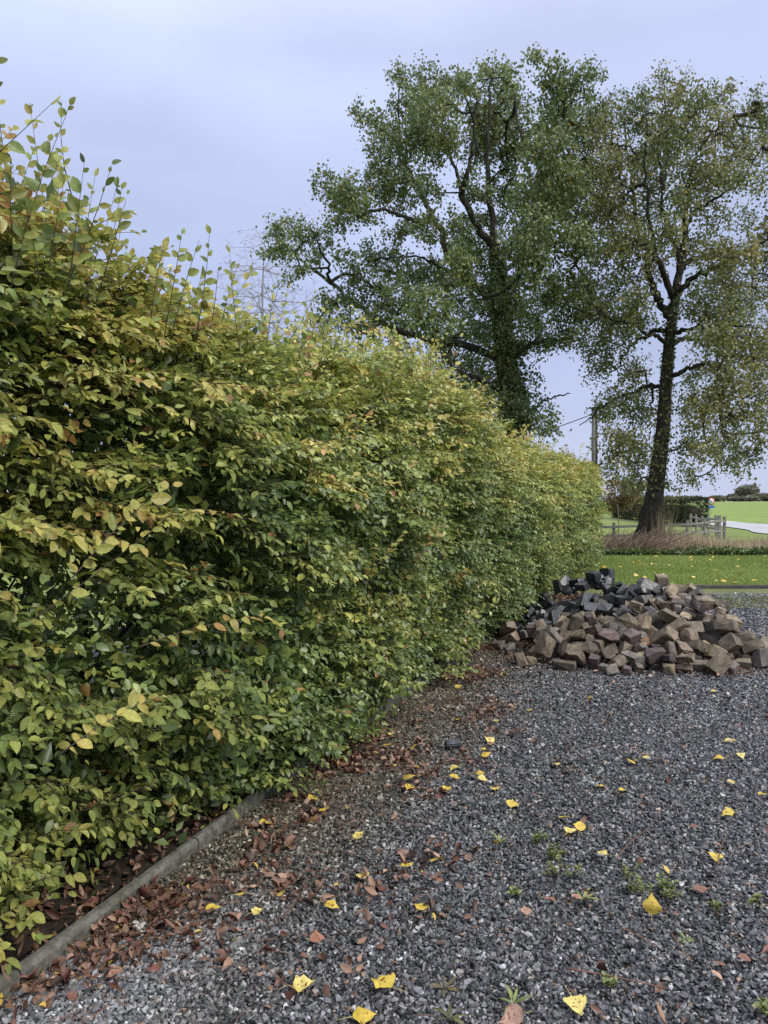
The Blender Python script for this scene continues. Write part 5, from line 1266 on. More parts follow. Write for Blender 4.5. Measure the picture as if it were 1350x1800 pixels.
for k in range(16):
    me0 = cobble_mesh(k); bm = bmesh.new(); bm.from_mesh(me0)
    bmesh.ops.bevel(bm, geom=bm.edges[:], offset=.035, segments=2, profile=.55, affect='EDGES')
    rk = np.random.default_rng(70 + k)
    for v in bm.verts: v.co += Vector(rk.normal(0, .011, 3))
    bm.to_mesh(me0); bm.free(); base_me.append(me0)
kinds = {}
def stone_mesh(k, mk):
    if (k, mk) not in kinds:
        me = base_me[k].copy(); me.name = 'cobblestone'; me.materials.append(M[mk]); kinds[(k, mk)] = me
    return kinds[(k, mk)]
# dark core mound filling the heap under the loose stones
gx, gy = np.meshgrid(np.linspace(1.2, 4.0, 60), np.linspace(6.8, 10.4, 60)); gz = np.array([[mound_z(x, y) for x, y in zip(rx, ry)] for rx, ry in zip(gx, gy)])
gz = gz - .16 + .05 * noise2(gx * 7, gy * 7, 2.2) * (gz > 0) - .03 * (gz <= 0); I, J = np.meshgrid(np.arange(59), np.arange(59)); a_ = (J * 60 + I).ravel()
tag(link('heap_core', mesh_np('heap_core', np.stack([gx, gy, gz], -1).reshape(-1, 3), [np.stack([a_, a_ + 1, a_ + 61, a_ + 60], 1)]), M['heap_core']), 'dark core mound under the stones of the cobblestone heap', 'heap_core', kind='stuff')
sr = np.random.default_rng(8)
kept = []
for (k, kd, x, y, z, ex, ey, ez, sx_, sy_, sz_) in STONES:
    t_, o_ = to_to(x, y)
    if x < 1.15 or x > 3.66 or x / y > .497 or y < 6.7 or y > 10.3 or o_ < .16: continue
    if (x - 2.6) ** 2 / 2.4 + (y - 8.3) ** 2 / 4.2 > 1.15: continue
    kept.append((k, kd, x, y, z, ex, ey, ez, sx_, sy_, sz_))
def proj(x, y, z): return 675 + F * x / y, HZ - F * (z - CAM_H) / y
special = {}
def nearest(px, py, kd): return min(range(len(kept)), key=lambda i: (proj(*kept[i][2:5])[0] - px) ** 2 + (proj(*kept[i][2:5])[1] - py) ** 2 + (0 if kept[i][1] == kd else 1e6) + kept[i][3] * 120)
special[nearest(1135, 1143, 0)] = ('st_orange', 'cobblestone with a rusty orange face low in the front of the heap')
special[nearest(1180, 1025, 0)] = ('st_tan', 'large pale tan cobblestone at the top of the brown heap')
special[nearest(1130, 1092, 0)] = ('st_tan', 'pale squarish cobblestone in the middle of the heap front')
special[nearest(895, 1148, 0)] = ('st_grey', 'grey cobblestone at the left foot of the heap beside the leaf litter')
for i, (k, kd, x, y, z, ex, ey, ez, sx_, sy_, sz_) in enumerate(kept):
    kd = 1 if (y > 8.0 + sr.normal(0, .12) and x < 2.95 + sr.normal(0, .08)) or y > 9.0 else 0
    mk = sr.choice(['st_brown', 'st_tan', 'st_grey', 'st_purple'], p=[.5, .2, .18, .12]) if kd == 0 else 'st_black'
    if kd == 1 and y < 8.4 and sr.random() < .12: mk = 'st_brown'
    qx, qy = proj(x, y, z); hor = 'left end' if qx < 985 else 'left third' if qx < 1040 else 'centre left' if qx < 1085 else 'middle' if qx < 1175 else 'right half' if qx < 1260 else 'right end'; ver = 'along the crest' if qy < 1045 else 'just below the crest' if qy < 1066 else 'in the upper half' if qy < 1084 else 'halfway up' if qy < 1104 else 'low down' if qy < 1135 else 'at the foot'; big_ = 'large ' if sx_ * sy_ * sz_ > .0045 else 'small ' if sx_ * sy_ * sz_ < .0017 else ''
    lab = big_ + {'st_brown': 'brown', 'st_tan': 'tan', 'st_grey': 'grey', 'st_purple': 'purplish', 'st_black': 'black wet-looking'}[mk] + ' cobblestone ' + ver + ' on the ' + hor + ' of the heap'
    grp = {'st_black': 'black cobblestones of the heap'}.get(mk, mk[3:] + ' cobblestones of the heap')
    if i in special: mk, lab = special[i]; grp = 'cobblestones of the heap'
    o = link('cobblestone', stone_mesh(k, mk)); o.location = (x, y, z); o.rotation_euler = (ex, ey, ez); mx_ = min(1, .20 / max(sx_, sy_, sz_)); o.scale = (sx_ * mx_, sy_ * mx_, sz_ * mx_)
    tag(o, lab, 'cobblestone', grp)

# ------------------------------------------------------------------ gravel: every chip is geometry (instances on points)
gr = np.random.default_rng(77)
def gravel_points(y0, y1, sp0, size):
    P = []
    ny = int((y1 - y0) / sp0)
    for j in range(ny):
        y = y0 + j * sp0; xl = B0[0] + (y - B0[1]) * .385 + .02; xr = .5 * y * 1.05 + .25
        x = np.arange(xl, xr, sp0); P.append(np.c_[x, np.full(len(x), y)])
    P = np.concatenate(P) + gr.uniform(-.55, .55, (sum(map(len, P)), 2)) * sp0
    return P, size * np.clip(gr.lognormal(0, .28, len(P)), .5, 1.9)
G = [gravel_points(2.0, 3.6, .0104, .0088), gravel_points(3.6, 5.6, .0114, .0093), gravel_points(5.6, 8.2, .0146, .0114), gravel_points(8.2, 12.6, .023, .0165)]
gp = np.concatenate([g[0] for g in G]); gs = np.concatenate([g[1] for g in G])
mound_mask = np.array([False] * len(gp))
gt, go = to_to(gp[:, 0], gp[:, 1])
near_h = smooth(1.25 - go - .25 * noise2(gp[:, 0] * 1.4, gp[:, 1] * 1.4, 8.5) * 2, 0, .8)        # brownish, mossy chips along the hedge
pale = smooth(noise2(gp[:, 0] * 1.7, gp[:, 1] * 1.7, 12.5), .42, .62) * smooth(.75 - go, 0, .35) * smooth(3.2 - gp[:, 1], 0, .6)
n = len(gp); v = np.clip(gr.lognormal(math.log(.062), .7, n), .014, .40) * (.78 + .44 * noise2(gp[:, 0] * .9, gp[:, 1] * .5, 71.5))
c = v[:, None] * np.array([1.0, 1.0, 1.04]) * (1 + gr.normal(0, .03, (n, 3)))
c = c * (1 - near_h[:, None]) + near_h[:, None] * v[:, None] * np.array([1.08, 1.0, .72]) * .95
c = c * (1 - pale[:, None]) + pale[:, None] * (.05 + v[:, None] * 1.3) * np.array([1, 1.01, 1.06])
br = gr.random(n) < .02; c[br] = np.array([.2, .13, .09]) * gr.uniform(.6, 1.2, (br.sum(), 1))
gz = yard_z(gp[:, 0], gp[:, 1]) + gs * gr.uniform(-.05, .75, n)
pm = bpy.data.meshes.new('gravel'); pm.vertices.add(n); pm.vertices.foreach_set('co', np.c_[gp, gz].astype(np.float32).ravel())
def pattr(name, typ, field, data): a_ = pm.attributes.new(name, typ, 'POINT'); a_.data.foreach_set(field, np.ascontiguousarray(data).ravel())
pattr('rot', 'FLOAT_VECTOR', 'vector', np.c_[gr.normal(0, .45, n), gr.normal(0, .45, n), gr.uniform(0, 6.28, n)].astype(np.float32))
pattr('siz', 'FLOAT_VECTOR', 'vector', (gs[:, None] * gr.uniform([.95, .6, .42], [1.35, 1.0, .85], (n, 3))).astype(np.float32))
pattr('pick', 'INT', 'value', gr.integers(0, 8, n).astype(np.int32))
pattr('chip', 'FLOAT_COLOR', 'color', np.c_[c, np.ones(n)].astype(np.float32))
M['chip'] = attr_mat('gravel_chip', .32, .5, kind='INSTANCER', attr='chip', vary=.2, scale=1.3)
chips = bpy.data.collections.new('chip_shapes')
for k in range(8):
    bm = bmesh.new(); rk = np.random.default_rng(300 + k)
    for _ in range(13): bm.verts.new(nrm(rk.normal(0, 1, 3)[None])[0] * rk.uniform(.85, 1.1))
    h = bmesh.ops.convex_hull(bm, input=bm.verts); bmesh.ops.delete(bm, geom=[g for g in h['geom_interior'] if isinstance(g, bmesh.types.BMVert)], context='VERTS')
    me = bpy.data.meshes.new('chip_shape'); bm.to_mesh(me); bm.free(); me.materials.append(M['chip'])
    chips.objects.link(bpy.data.objects.new('chip_shape', me))
ng = bpy.data.node_groups.new('scatter_chips', 'GeometryNodeTree')
ng.interface.new_socket('Geometry', in_out='INPUT', socket_type='NodeSocketGeometry'); ng.interface.new_socket('Geometry', in_out='OUTPUT', socket_type='NodeSocketGeometry')
gi, gout = ng.nodes.new('NodeGroupInput'), ng.nodes.new('NodeGroupOutput'); iop = ng.nodes.new('GeometryNodeInstanceOnPoints'); ci = ng.nodes.new('GeometryNodeCollectionInfo')
ci.inputs['Collection'].default_value = chips; ci.inputs['Separate Children'].default_value = True; ci.inputs['Reset Children'].default_value = True
iop.inputs['Pick Instance'].default_value = True
def named(nm, ty): q = ng.nodes.new('GeometryNodeInputNamedAttribute'); q.data_type = ty; q.inputs['Name'].default_value = nm; return q.outputs['Attribute']
e2r = ng.nodes.new('FunctionNodeEulerToRotation')
ng.links.new(gi.outputs[0], iop.inputs['Points']); ng.links.new(ci.outputs[0], iop.inputs['Instance']); ng.links.new(named('pick', 'INT'), iop.inputs['Instance Index'])
ng.links.new(named('rot', 'FLOAT_VECTOR'), e2r.inputs[0]); ng.links.new(e2r.outputs[0], iop.inputs['Rotation']); ng.links.new(named('siz', 'FLOAT_VECTOR'), iop.inputs['Scale']); ng.links.new(iop.outputs[0], gout.inputs[0])
go_ = tag(link('gravel', pm), 'dark grey crushed gravel covering the yard', 'gravel', kind='stuff'); md = go_.modifiers.new('scatter', 'NODES'); md.node_group = ng

# ------------------------------------------------------------------ leaf litter along the kerb and hedge foot
lr = np.random.default_rng(91)
def litter(n, t0, t1, o0, o1, dens, z0, size=.05):
    t = lr.uniform(t0, t1, n * 8); o = lr.uniform(o0, o1, n * 8); ok = lr.random(n * 8) < dens(t, o); t, o = t[ok][:n], o[ok][:n]; return hp(t, o, 0), z0
def d_main(t, o):
    patch = noise2(t * 2.3, o * 2.9, 21.5) * .6 + noise2(t * 6, o * 6, 23.5) * .4
    fall = np.exp(-np.maximum(o - .06, 0) / np.interp(t, [0, 1, 3, 6, 9], [.16, .38, .42, .45, .6]))
    return np.clip(fall * 1.25, 0, 1) * smooth(patch, .49, .64)
LP = [litter(3300, -.4, 4.2, .04, 1.5, d_main, 0)[0], litter(4200, 3.5, 12.5, .04, 1.8, d_main, 0)[0]]
LP.append(litter(2200, -.6, 2.6, -.7, .03, lambda t, o: .6 * np.ones_like(t), 0)[0])
x = lr.uniform(-1, 4, 4000); y = lr.uniform(2.1, 9, 4000); t_, o_ = to_to(x, y); ok = (o_ > .4) & (x < .55 * y) & (lr.random(4000) < .35 * np.exp(-o_ / 1.4) + .03); LP.append(np.c_[x[ok], y[ok], np.zeros(ok.sum())])
x = lr.uniform(1.0, 4.2, 900); y = lr.uniform(6.5, 7.4, 900); ok = np.abs(y - np.interp(x, [1.0, 1.6, 2.4, 3.4, 4.2], [7.5, 7.05, 6.75, 6.75, 6.95])) < .16; LP.append(np.c_[x[ok], y[ok], np.zeros(ok.sum())])
P = np.concatenate(LP); n = len(P); P[:, 2] = .012 + np.abs(lr.normal(0, .008, n)) + np.where(to_to(P[:, 0], P[:, 1])[1] < -.04, .012, 0)
k = lr.random(n)[:, None]; pal = np.array([[.14, .072, .047], [.23, .135, .09], [.055, .03, .022], [.32, .21, .145], [.145, .06, .042]]); col = pal[lr.choice(5, n, p=[.34, .24, .2, .1, .12])] * lr.uniform(.75, 1.25, (n, 1))
yl = lr.random(n) < .025; col[yl] = np.array([.45, .32, .06])
V, t_, q_, C, UV = leaf_arrays(T_MID, P, np.c_[lr.normal(0, 1, (n, 2)), lr.normal(.08, .35, n)], np.c_[lr.normal(0, .7, (n, 2)), np.ones(n)], lr.uniform(.022, .05, n), lr.uniform(.2, .34, n), lr.normal(.5, .7, n), lr.normal(.05, .5, n), col)
V[:, 2] = np.maximum(V[:, 2], .004)
tag(link('leaf_litter', mesh_np('leaf_litter', V, [t_, q_], C, UV), M['litter']), 'brown dry leaf litter drifted along the kerb and hedge foot', 'leaf litter', kind='stuff')
# fine dry stalks in the litter
m_ = 1300; t = lr.uniform(-.2, 9, m_) ; o = np.abs(lr.normal(.1, .4, m_)) + .05; a_ = hp(t, o, lr.uniform(.012, .03, m_)); an = lr.uniform(0, 6.28, m_); L = lr.uniform(.04, .2, m_)
b_ = a_ + np.c_[np.cos(an) * L, np.sin(an) * L, lr.normal(0, .008, m_)]; b_[:, 2] = np.maximum(b_[:, 2], .01); mid = (a_ + b_) / 2 + np.c_[lr.normal(0, .012, (m_, 2)), np.abs(lr.normal(0, .008, m_))]
V1, Q1 = tube_arrays(a_, mid, .0013, .0011, 4); V2, Q2 = tube_arrays(mid, b_, .0011, .0007, 4); V, fs, _ = join([(V1, [Q1]), (V2, [Q2])])
M['stalk'] = noise_mat('dry_stalk', [(.3, (.10, .045, .03)), (.6, (.2, .11, .07)), (.8, (.36, .27, .19))], 1.3, 3, .8, 0)
tag(link('dry_stalks', mesh_np('dry_stalks', V, fs), M['stalk']), 'thin dry stalks lying in the leaf litter', 'stalks', kind='stuff')

# single leaves lying on the gravel
def poplar_leaf(seed, col, curl=.05, petiole=1.0):
    r = np.random.default_rng(seed); out = [(.0, .03), (.06, .20), (.2, .42), (.36, .46), (.52, .36), (.7, .20), (.86, .07), (1, 0)]
    L_ = [(x + r.normal(0, .012), -y * r.uniform(.78, 1.12)) for x, y in out[:-1]]; R_ = [(x + r.normal(0, .012), y * r.uniform(.78, 1.12)) for x, y in out[:-1]]
    mid = [(x, 0) for x, _ in out]; k = len(out); P = np.array(mid + L_ + R_); f = []
    for i in range(k - 2): f += [(i, i + 1, k + i + 1, k + i), (i, k + k - 1 + i, k + k - 1 + i + 1, i + 1)]
    q = np.array(f); tr = np.array([(k - 2, k - 1, k + k - 2), (k - 2, 2 * k - 1 + k - 2, k - 1)])
    z = np.abs(P[:, 1]) * r.normal(.12, .12) - curl * (P[:, 0] - .4) ** 2 + r.normal(0, .03, len(P)); V = np.c_[P[:, 0] - .35, P[:, 1], z]
    pv, pq, pt_ = loft(catmull([V[0] + [.02, 0, 0], V[0] + [-.25 * petiole, r.normal(0, .06), .03], V[0] + [-.6 * petiole, r.normal(0, .12), .01]], 3), np.linspace(.016, .01, 7), 5)
    VV, fs, C = join([(V, [q, tr], np.array(col)), (pv, [pq, pt_], np.array([.5, .42, .16]))]); return mesh_np('fallen_leaf', VV, fs, C)
Y1, Y2, Y3 = (.60, .46, .08), (.55, .40, .06), (.62, .52, .16)
ymesh = [poplar_leaf(500 + k, (Y1, Y2, Y3)[k % 3], curl=(.15, .5, -.25, .35)[k % 4]) for k in range(9)]
bmesh_ = [poplar_leaf(540 + k, [(.34, .20, .15), (.42, .27, .20), (.2, .10, .07), (.3, .14, .09)][k % 4], curl=(.15, -.1, .2)[k % 3], petiole=.5) for k in range(8)]
for me in ymesh + bmesh_: me.materials.append(M['fallen'])
fr = np.random.default_rng(12)
def put_leaf(px, py, size, me, label, group, tilt=.16, z=.026, rz=None, name='fallen_leaf', ry=None):
    p = gnd(px, py, z); o = link(name, me, None, None, tuple(p)); o.scale = (size,) * 3
    o.rotation_euler = (fr.normal(0, tilt), fr.normal(0, tilt) if ry is None else ry, fr.uniform(0, 6.28) if rz is None else rz); return tag(o, label, 'leaf', group)
YG = 'yellow poplar leaves scattered on the gravel'
big_y = [(676, 1729, .092, 0, 'large yellow poplar leaf lying flat at the bottom centre of the gravel', 2.4), (636, 1781, .078, 1, 'spotted yellow poplar leaf at the bottom edge, left of centre', .4), (529, 1732, .075, 2, 'yellow poplar leaf resting among brown litter left of the large bottom leaf', .2), (372, 1597, .07, 3, 'yellow poplar leaf lying in the brown litter near the kerb', .5),
 (580, 1590, .062, 4, 'yellow leaf beside the red-brown stalks in the litter', -.3), (637, 1538, .066, 5, 'yellow leaf with long stalk on gravel right of the litter drift', 2.0), (714, 1522, .06, 6, 'pale yellow leaf on dark gravel straight below the plastic cup', .6), (742, 1594, .07, 7, 'yellow leaf lying on a brown one in the middle foreground gravel', 1.1),
 (1011, 1762, .082, 8, 'clean yellow diamond-shaped leaf at the lower right with its stalk pointing up', -1.45), (465, 1446, .08, 3, 'yellow leaf close to the far end of the visible kerb', .3), (450, 1603, .05, 2, 'small yellow leaf between two larger ones in the litter', .7)]
for px, py, s, k, lab, rz in big_y: put_leaf(px, py, s, ymesh[k], lab, YG, .1, .028, rz)
o = put_leaf(1145, 1594, .075, ymesh[1], 'spotted yellow leaf standing on edge among small green weeds', YG, .05, .05, 1.2, ry=-1.25)
ys = [(550,1403),(567,1421),(630,1470),(785,1386),(720,1383),(800,1348),(797,1365),(842,1359),(846,1368),(850,1317),(853,1325),(862,1302),(870,1385),(900,1413),(978,1342),(991,1437),(1020,1453),(1003,1461),(1056,1382),(1110,1337),(1136,1332),(1094,1388),(1265,1332),(1302,1326),(1285,1375),(1255,1214),(1282,1302),(1282,1428),(930,1247),(872,1267),(805,1207),(804,1264),(686,1289),(680,1310),(1340,1395),(1060,1500),(1258,1505),(1229,1171)]
for i, (px, py) in enumerate(ys):
    side = 'right half of the gravel' if px > 950 else 'middle of the gravel below the heap' if px > 740 else 'gravel beside the hedge foot'
    put_leaf(px, py, fr.uniform(.045, .075), ymesh[i % 9], 'small yellow leaf lying on the ' + side, 'small yellow leaves, ' + side, .2, .026)
for px, py, s, lab in [(925, 1602, .05, 'pinkish-brown leaf alone on the central foreground gravel'), (905, 1786, .085, 'large crumpled pale brown leaf at the bottom edge under a green weed'), (825, 1688, .062, 'curled pinkish leaf with stalk on the lower central gravel'), (1230, 1562, .06, 'pale brown leaf on the gravel right of the weeds'), (769, 1546, .06, 'dark brown leaf flat on the gravel above the yellow one'), (555, 1649, .06, 'reddish brown leaf at the right edge of the litter'),
 (1265, 1694, .045, 'tan leaf scrap at the lower right gravel'), (1310, 1684, .05, 'pale leaf close to the right edge of the gravel'), (1258, 1712, .045, 'red-brown leaf scrap beside the tan one at lower right'), (1012, 1576, .05, 'dark brown leaf caught in the weeds'), (965, 1580, .055, 'crumpled brown leaf left of the weeds'), (1220, 1452, .045, 'pinkish leaf on the upper right gravel'), (1030, 1390, .04, 'small brown leaf on the gravel right of the cup'), (205, 1708, .06, 'pinkish round leaf on pale gravel beside the kerb')]:
    put_leaf(px, py, s, bmesh_[1 if py > 1780 else int(fr.integers(8))], lab, 'brown leaves lying singly on the gravel', .25, .03)
for i in range(100):
    x, y = fr.uniform(4.6, 10.5), fr.uniform(13.5, 20.3)
    o = link('fallen_leaf', ymesh[i % 9], None, None, (x, y, .085)); o.scale = (fr.uniform(.055, .11),) * 3; o.rotation_euler = (fr.normal(0, .3), fr.normal(0, .3), fr.uniform(0, 6.28)); tag(o, 'yellow leaf on the ' + ('near edge of the lawn just behind the stone heap' if y < 15.2 else 'middle of the lawn behind the stone heap' if y < 17.8 else 'far side of the lawn along the nettles') + (', left part' if x / y < .37 else ', middle part' if x / y < .44 else ', right part'), 'leaf', 'yellow leaves scattered on the lawn')

# ------------------------------------------------------------------ small weeds in the gravel
wr = np.random.default_rng(55)
def weed(px, py, kind, s, label, c0=(.11, .15, .04), c1=(.25, .29, .10)):
    s = s * .82; p = gnd(px, py, .01); root = tag(empty('gravel_weed', tuple(p)), label, 'weed', 'small weeds in the gravel'); c0, c1 = np.array(c0), np.array(c1)
    if kind == 'rosette':
        n = int(wr.integers(6, 9)); an = np.arange(n) * 2.4 + wr.uniform(0, 6); fw = np.c_[np.cos(an), np.sin(an), wr.uniform(.35, 1.1, n)]; pos = np.zeros((n, 3)) + np.c_[np.cos(an), np.sin(an), np.zeros(n)] * .004
        L = s * wr.uniform(.7, 1.2, n); col = c0 + (c1 - c0) * wr.random((n, 1))
        V, t_, q_, C, UV = leaf_arrays(T_NEAR, pos, fw, np.tile(UP, (n, 1)) + wr.normal(0, .15, (n, 3)), L, wr.uniform(.08, .15, n), wr.normal(.3, .2, n), wr.uniform(.1, .7, n), col, wr.normal(0, .6, n))
        for i in range(n): link('leaf', mesh_np('leaf', V[i * 17:(i + 1) * 17], [T_NEAR[1], T_NEAR[2]], C[i * 17:(i + 1) * 17], UV[i * 17:(i + 1) * 17]), M['weed'], root)
    else:
        ns = int(wr.integers(5, 9)); tubes = []; lv = []
        for i in range(ns):
            a_ = np.r_[wr.normal(0, s * .35, 2), 0]; b_ = a_ + np.r_[wr.normal(0, s * .3, 2), s * wr.uniform(.5, 1.1)]; mid = (a_ + b_) / 2 + np.r_[wr.normal(0, s * .08, 2), 0]
            V, Q, T_ = loft(catmull([a_, mid, b_], 4), np.linspace(.0013, .0007, 9), 4); tubes.append((V, [Q, T_])); cc = catmull([a_, mid, b_], 8)
            for q in cc[3:]:
                for _ in range(1): an = wr.uniform(0, 6.28); lv.append((q, (math.cos(an), math.sin(an), .5)))
        n = len(lv); pos = np.array([q[0] for q in lv]); fw = np.array([q[1] for q in lv]); col = c0 + (c1 - c0) * wr.random((n, 1))
        V, t_, q_, C, UV = leaf_arrays(T_MID, pos, fw, np.tile(UP, (n, 1)) + wr.normal(0, .3, (n, 3)), wr.uniform(.010, .019, n), wr.uniform(.22, .4, n), wr.normal(.2, .1, n), wr.normal(.1, .2, n), col)
        tag(link('foliage', mesh_np('foliage', V, [t_, q_], C, UV), M['weed'], root), kind='stuff'); V, fs, _ = join(tubes); link('stem', mesh_np('stem', V, fs), M['stalk'], root)
for a in [(985, 1540, 'bushy', .10, 'tall feathery green weed left of the upright yellow leaf'), (968, 1512, 'bushy', .075, 'feathery weed just behind the tallest one'), (1025, 1582, 'rosette', .075, 'flat green rosette with long leaves left of the upright yellow leaf'), (1120, 1570, 'bushy', .06, 'low leafy weed directly left of the upright yellow leaf'), (1165, 1565, 'bushy', .06, 'low leafy weed directly right of the upright yellow leaf'), (1185, 1580, 'bushy', .05, 'small weed right of the upright leaf cluster'),
          (1105, 1545, 'bushy', .05, 'small weed at the back of the weed patch'), (1325, 1592, 'bushy', .05, 'weed close to the right edge of the gravel'), (1262, 1600, 'bushy', .04, 'sparse weed between the patch and the right edge'), (880, 1480, 'rosette', .07, 'upright weed in the middle gravel'), (902, 1765, 'rosette', .065, 'green upright weed above the crumpled brown leaf'), (790, 1790, 'rosette', .07, 'green-brown rosette weed at the bottom edge', (.1, .1, .05), (.2, .19, .07)), (783, 1738, 'rosette', .06, 'brownish rosette weed above the bottom rosette', (.09, .07, .05), (.17, .14, .06)),
          (1070, 1735, 'bushy', .035, 'tiny pale green weed above the lower right yellow leaf'), (1205, 1652, 'rosette', .04, 'small two-leaved weed in the lower right gravel'), (890, 1190, 'bushy', .06, 'weed in front of the left foot of the heap'), (1070, 1180, 'bushy', .06, 'weed at the front foot of the heap'), (950, 1480, 'bushy', .04, 'small weed behind the feathery ones'), (905, 1572, 'bushy', .035, 'tiny weed left of the crumpled brown leaf'), (1345, 1780, 'bushy', .05, 'weed at the lower right corner')]: weed(*a)
# dry sticks on the gravel
for px0, py0, px1, py1, lab in [(995, 1702, 1175, 1738, 'long thin brown stick on the lower right gravel'), (1082, 1510, 1140, 1455, 'forked pale dry stem on the gravel behind the weeds'), (1262, 1520, 1278, 1470, 'thin pale stem on the right gravel'), (1090, 1630, 1155, 1665, 'thin straw below the upright yellow leaf'), (1180, 1640, 1215, 1690, 'kinked straw on the lower right gravel'), (460, 1690, 520, 1740, 'brown stick pointing at the yellow leaf in the litter')]:
    a_, b_ = gnd(px0, py0, .03), gnd(px1, py1, .028); mid = (a_ + b_) / 2 + np.r_[fr.normal(0, .012, 2), .006]
    V, Q, T_ = loft(catmull([a_, mid, b_], 5), np.linspace(.0028, .0013, 11), 5); tag(link('dry_stick', mesh_np('dry_stick', V - a_, [Q, T_]), M['stalk'], None, tuple(a_)), lab, 'stick', 'dry sticks on the gravel')
# plastic cup on its side
M['plastic'] = noise_mat('grey_plastic', [(.3, (.045, .047, .055)), (.7, (.075, .078, .09))], 3, 2, .3, 0, spec=.5)
ca, cb = gnd(783, 1309, .034), gnd(808, 1306, .036); dv = nrm((cb - ca)[None])[0]; cup = tag(empty('plastic_cup', tuple(ca)), 'small ribbed grey plastic cup lying on its side on the gravel', 'cup')
th = np.linspace(0, 2 * math.pi, 48, endpoint=False); wobv = 1 + .05 * np.sign(np.sin(th * 12))
V, Q, T_ = loft([ca + dv * (.085 * s) for s in (0, .03, .5, .93, .97, 1.0)], [.021, .025, .028, .031, .033, .033], 48, cap=False, wob=[wobv * 0 + 1, wobv, wobv, wobv, wobv * 0 + 1.02, wobv * 0 + 1.02]); link('wall', mesh_np('wall', V - ca, [Q]), M['plastic'], cup)
V, Q, T_ = loft([ca, ca + dv * .002], [.021, .021], 24); link('base', mesh_np('base', V - ca, [Q, T_]), M['plastic'], cup)
# snail shells by the kerb
M['shell'] = noise_mat('bleached_shell', [(.3, (.28, .26, .24)), (.7, (.45, .43, .41))], 40, 3, .5, .1, .002)
for i, (px, py, s, lab) in enumerate([(237, 1624, .016, 'bleached snail shell in the litter, farthest of three'), (238, 1632, .018, 'bleached snail shell in the litter, nearest of three'), (250, 1629, .016, 'bleached snail shell in the litter, rightmost of three')]):
    p = gnd(px, py, .03); a_ = np.linspace(0, 2.6 * 2 * math.pi, 46); q = np.exp(-a_ * .13); P = np.c_[np.cos(a_) * q * .62, np.sin(a_) * q * .62, (1 - q) * .75]; V, Q, T_ = loft(P, q * .46, 10)
    o = link('snail_shell', mesh_np('snail_shell', V * s, [Q, T_], smooth=True), M['shell'], None, tuple(p)); o.rotation_euler = fr.uniform(-.6, .6, 3); tag(o, lab, 'snail shell', 'snail shells by the kerb')

# ------------------------------------------------------------------ lawn grass and the strip of dry weeds
def blades(name, label, x, y, z, h, w, col, m, lean=.5, rng=lr, cat='grass'):
    n = len(x); an = rng.uniform(0, 6.28, n); s = np.c_[np.cos(an), np.sin(an), np.zeros(n)] * w[:, None]; b = np.c_[x, y, z]; ln = np.c_[rng.normal(0, lean, (n, 2)), np.ones(n)] * h[:, None]
    V = np.stack([b - s, b + s, b + ln], 1).reshape(-1, 3); T_ = np.arange(3 * n).reshape(-1, 3)
    return tag(link(name, mesh_np(name, V, [T_], np.repeat(col, 3, axis=0)), m), label, cat, kind='stuff')
n = 75000; y = LY0 + (LY1 - .3 - LY0) * lr.random(n); x = lr.uniform(.26, .54, n) * y + .2; b = noise2(x * .8, y * .8, 31.5)[:, None]
blades('lawn_grass', 'short bright green lawn grass behind the stone heap', x, y, np.full(n, .01), lr.uniform(.04, .09, n), lr.uniform(.004, .008, n), (np.array([.20, .28, .065]) * (1 - b) + np.array([.31, .37, .11]) * b) * lr.uniform(.7, 1.3, (n, 1)), M['grass'])
n = 9000; y = lr.uniform(10.8, 13.1, n); x = lr.uniform(3.9, 7.6, n); ok = noise2(x * 1.3, y * 1.8, 41.5) > .42; x, y = x[ok], y[ok]; n = len(x)
blades('moss_grass', 'sparse moss and grass on the gravel right of the heap', x, y, np.full(n, .008), lr.uniform(.015, .045, n), lr.uniform(.004, .008, n), np.array([.17, .18, .045]) * lr.uniform(.6, 1.3, (n, 1)), M['grass'])
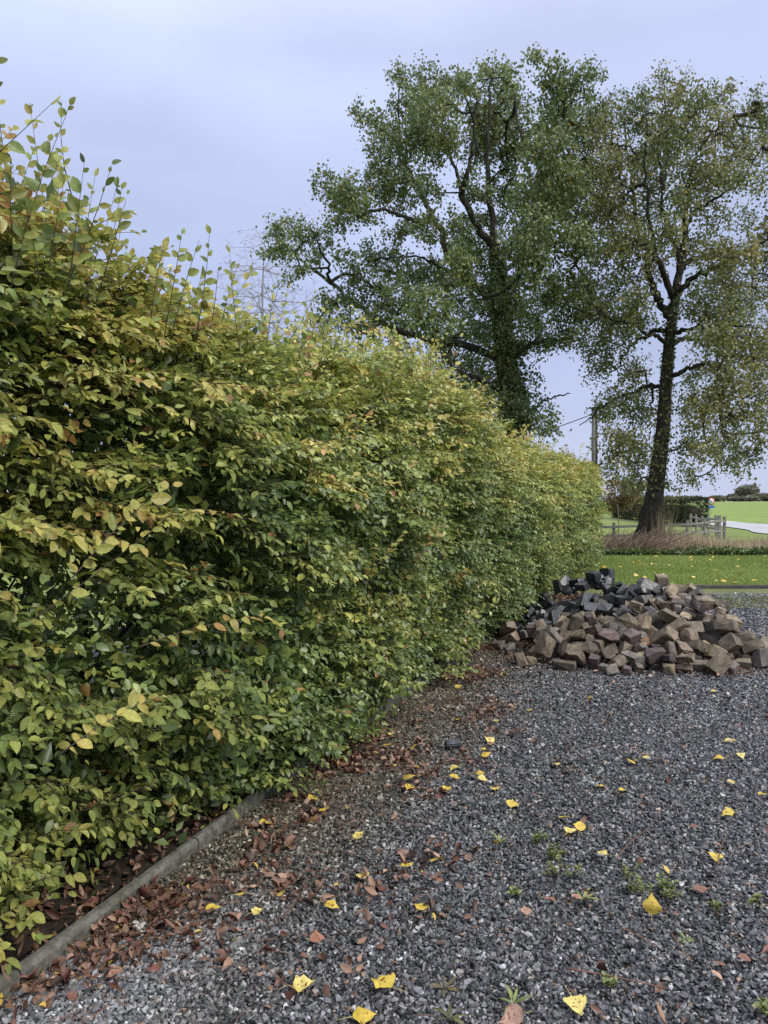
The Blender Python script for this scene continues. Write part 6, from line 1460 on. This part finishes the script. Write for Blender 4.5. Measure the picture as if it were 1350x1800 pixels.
# dry stems
n = 10000; x = lr.uniform(6.0, 15.5, n); y = 21.2 + np.abs(lr.normal(0, 1.0, n)) + .9 + .16 * (x - 6); env = noise2(x * .9, y * .9, 51.5)
hgt = (.18 + .5 * env) * lr.uniform(.55, 1.15, n) * np.interp(x, [6, 8, 9.5, 10.5, 13, 15.5], [.55, 1.0, 1.25, .95, .95, 1.1])
kk = noise2(x * 1.5, y * 1.5, 55.5)[:, None]; col = (np.array([.30, .235, .15]) * (1 - kk) + np.array([.50, .42, .28]) * kk) * lr.uniform(.6, 1.4, (n, 1))
blades('dry_weeds', 'strip of dry brown weeds and seed stalks below the fence', x, y, np.full(n, -.02), hgt, lr.uniform(.006, .014, n), col, M['drystem'], .28, cat='dry weeds')
n = 160; x = lr.normal(8.95, .22, n); y = lr.uniform(23.9, 24.5, n); blades('tall_dry_grass', 'tall pale dry grass in front of the bare poplar trunk', x, y, np.zeros(n), lr.uniform(.4, 1.5, n), lr.uniform(.006, .012, n), np.array([.34, .28, .18]) * lr.uniform(.7, 1.2, (n, 1)), M['drystem'], .12, cat='dry grass')
n = 9000; y = 20.55 + np.abs(lr.normal(0, .55, n)); x = lr.uniform(.26, .55, n) * y; hz_ = lr.uniform(.02, .22, n) * (.4 + noise2(x * 1.2, y * 1.2, 61.5))
V, t_, q_, C, _ = leaf_arrays(T_FAR, np.c_[x, y, hz_], lr.normal(0, 1, (n, 3)), lr.normal(0, .5, (n, 3)) + UP, lr.uniform(.06, .12, n), np.full(n, .36), lr.normal(.1, .2, n), lr.normal(.1, .1, n), np.array([.10, .145, .045]) * lr.uniform(.5, 1.6, (n, 1)))
tag(link('nettles', mesh_np('nettles', V, [t_, q_], C), M['weed']), 'low dark green nettles edging the lawn', 'nettles', kind='stuff')
# the heap of dry brush at the end of the hedge
n = 600; s = lr.random((n, 1)); a_ = np.array([6.4, 21.6, .02]) + lr.normal(0, 1, (n, 3)) * [.7, .4, 0]; b_ = a_ + np.c_[lr.normal(.75, .5, n), lr.normal(0, .35, n), lr.uniform(.05, .75, n)]
V, Q = tube_arrays(a_, b_, .009, .004, 3); tag(link('brush_heap', mesh_np('brush_heap', V, [Q], np.repeat(np.array([.17, .125, .09]) * lr.uniform(.5, 1.8, (n, 1)), 6, axis=0)), M['drystem']), 'low heap of dry brushwood left of the bare poplar trunk', 'brushwood', kind='stuff')
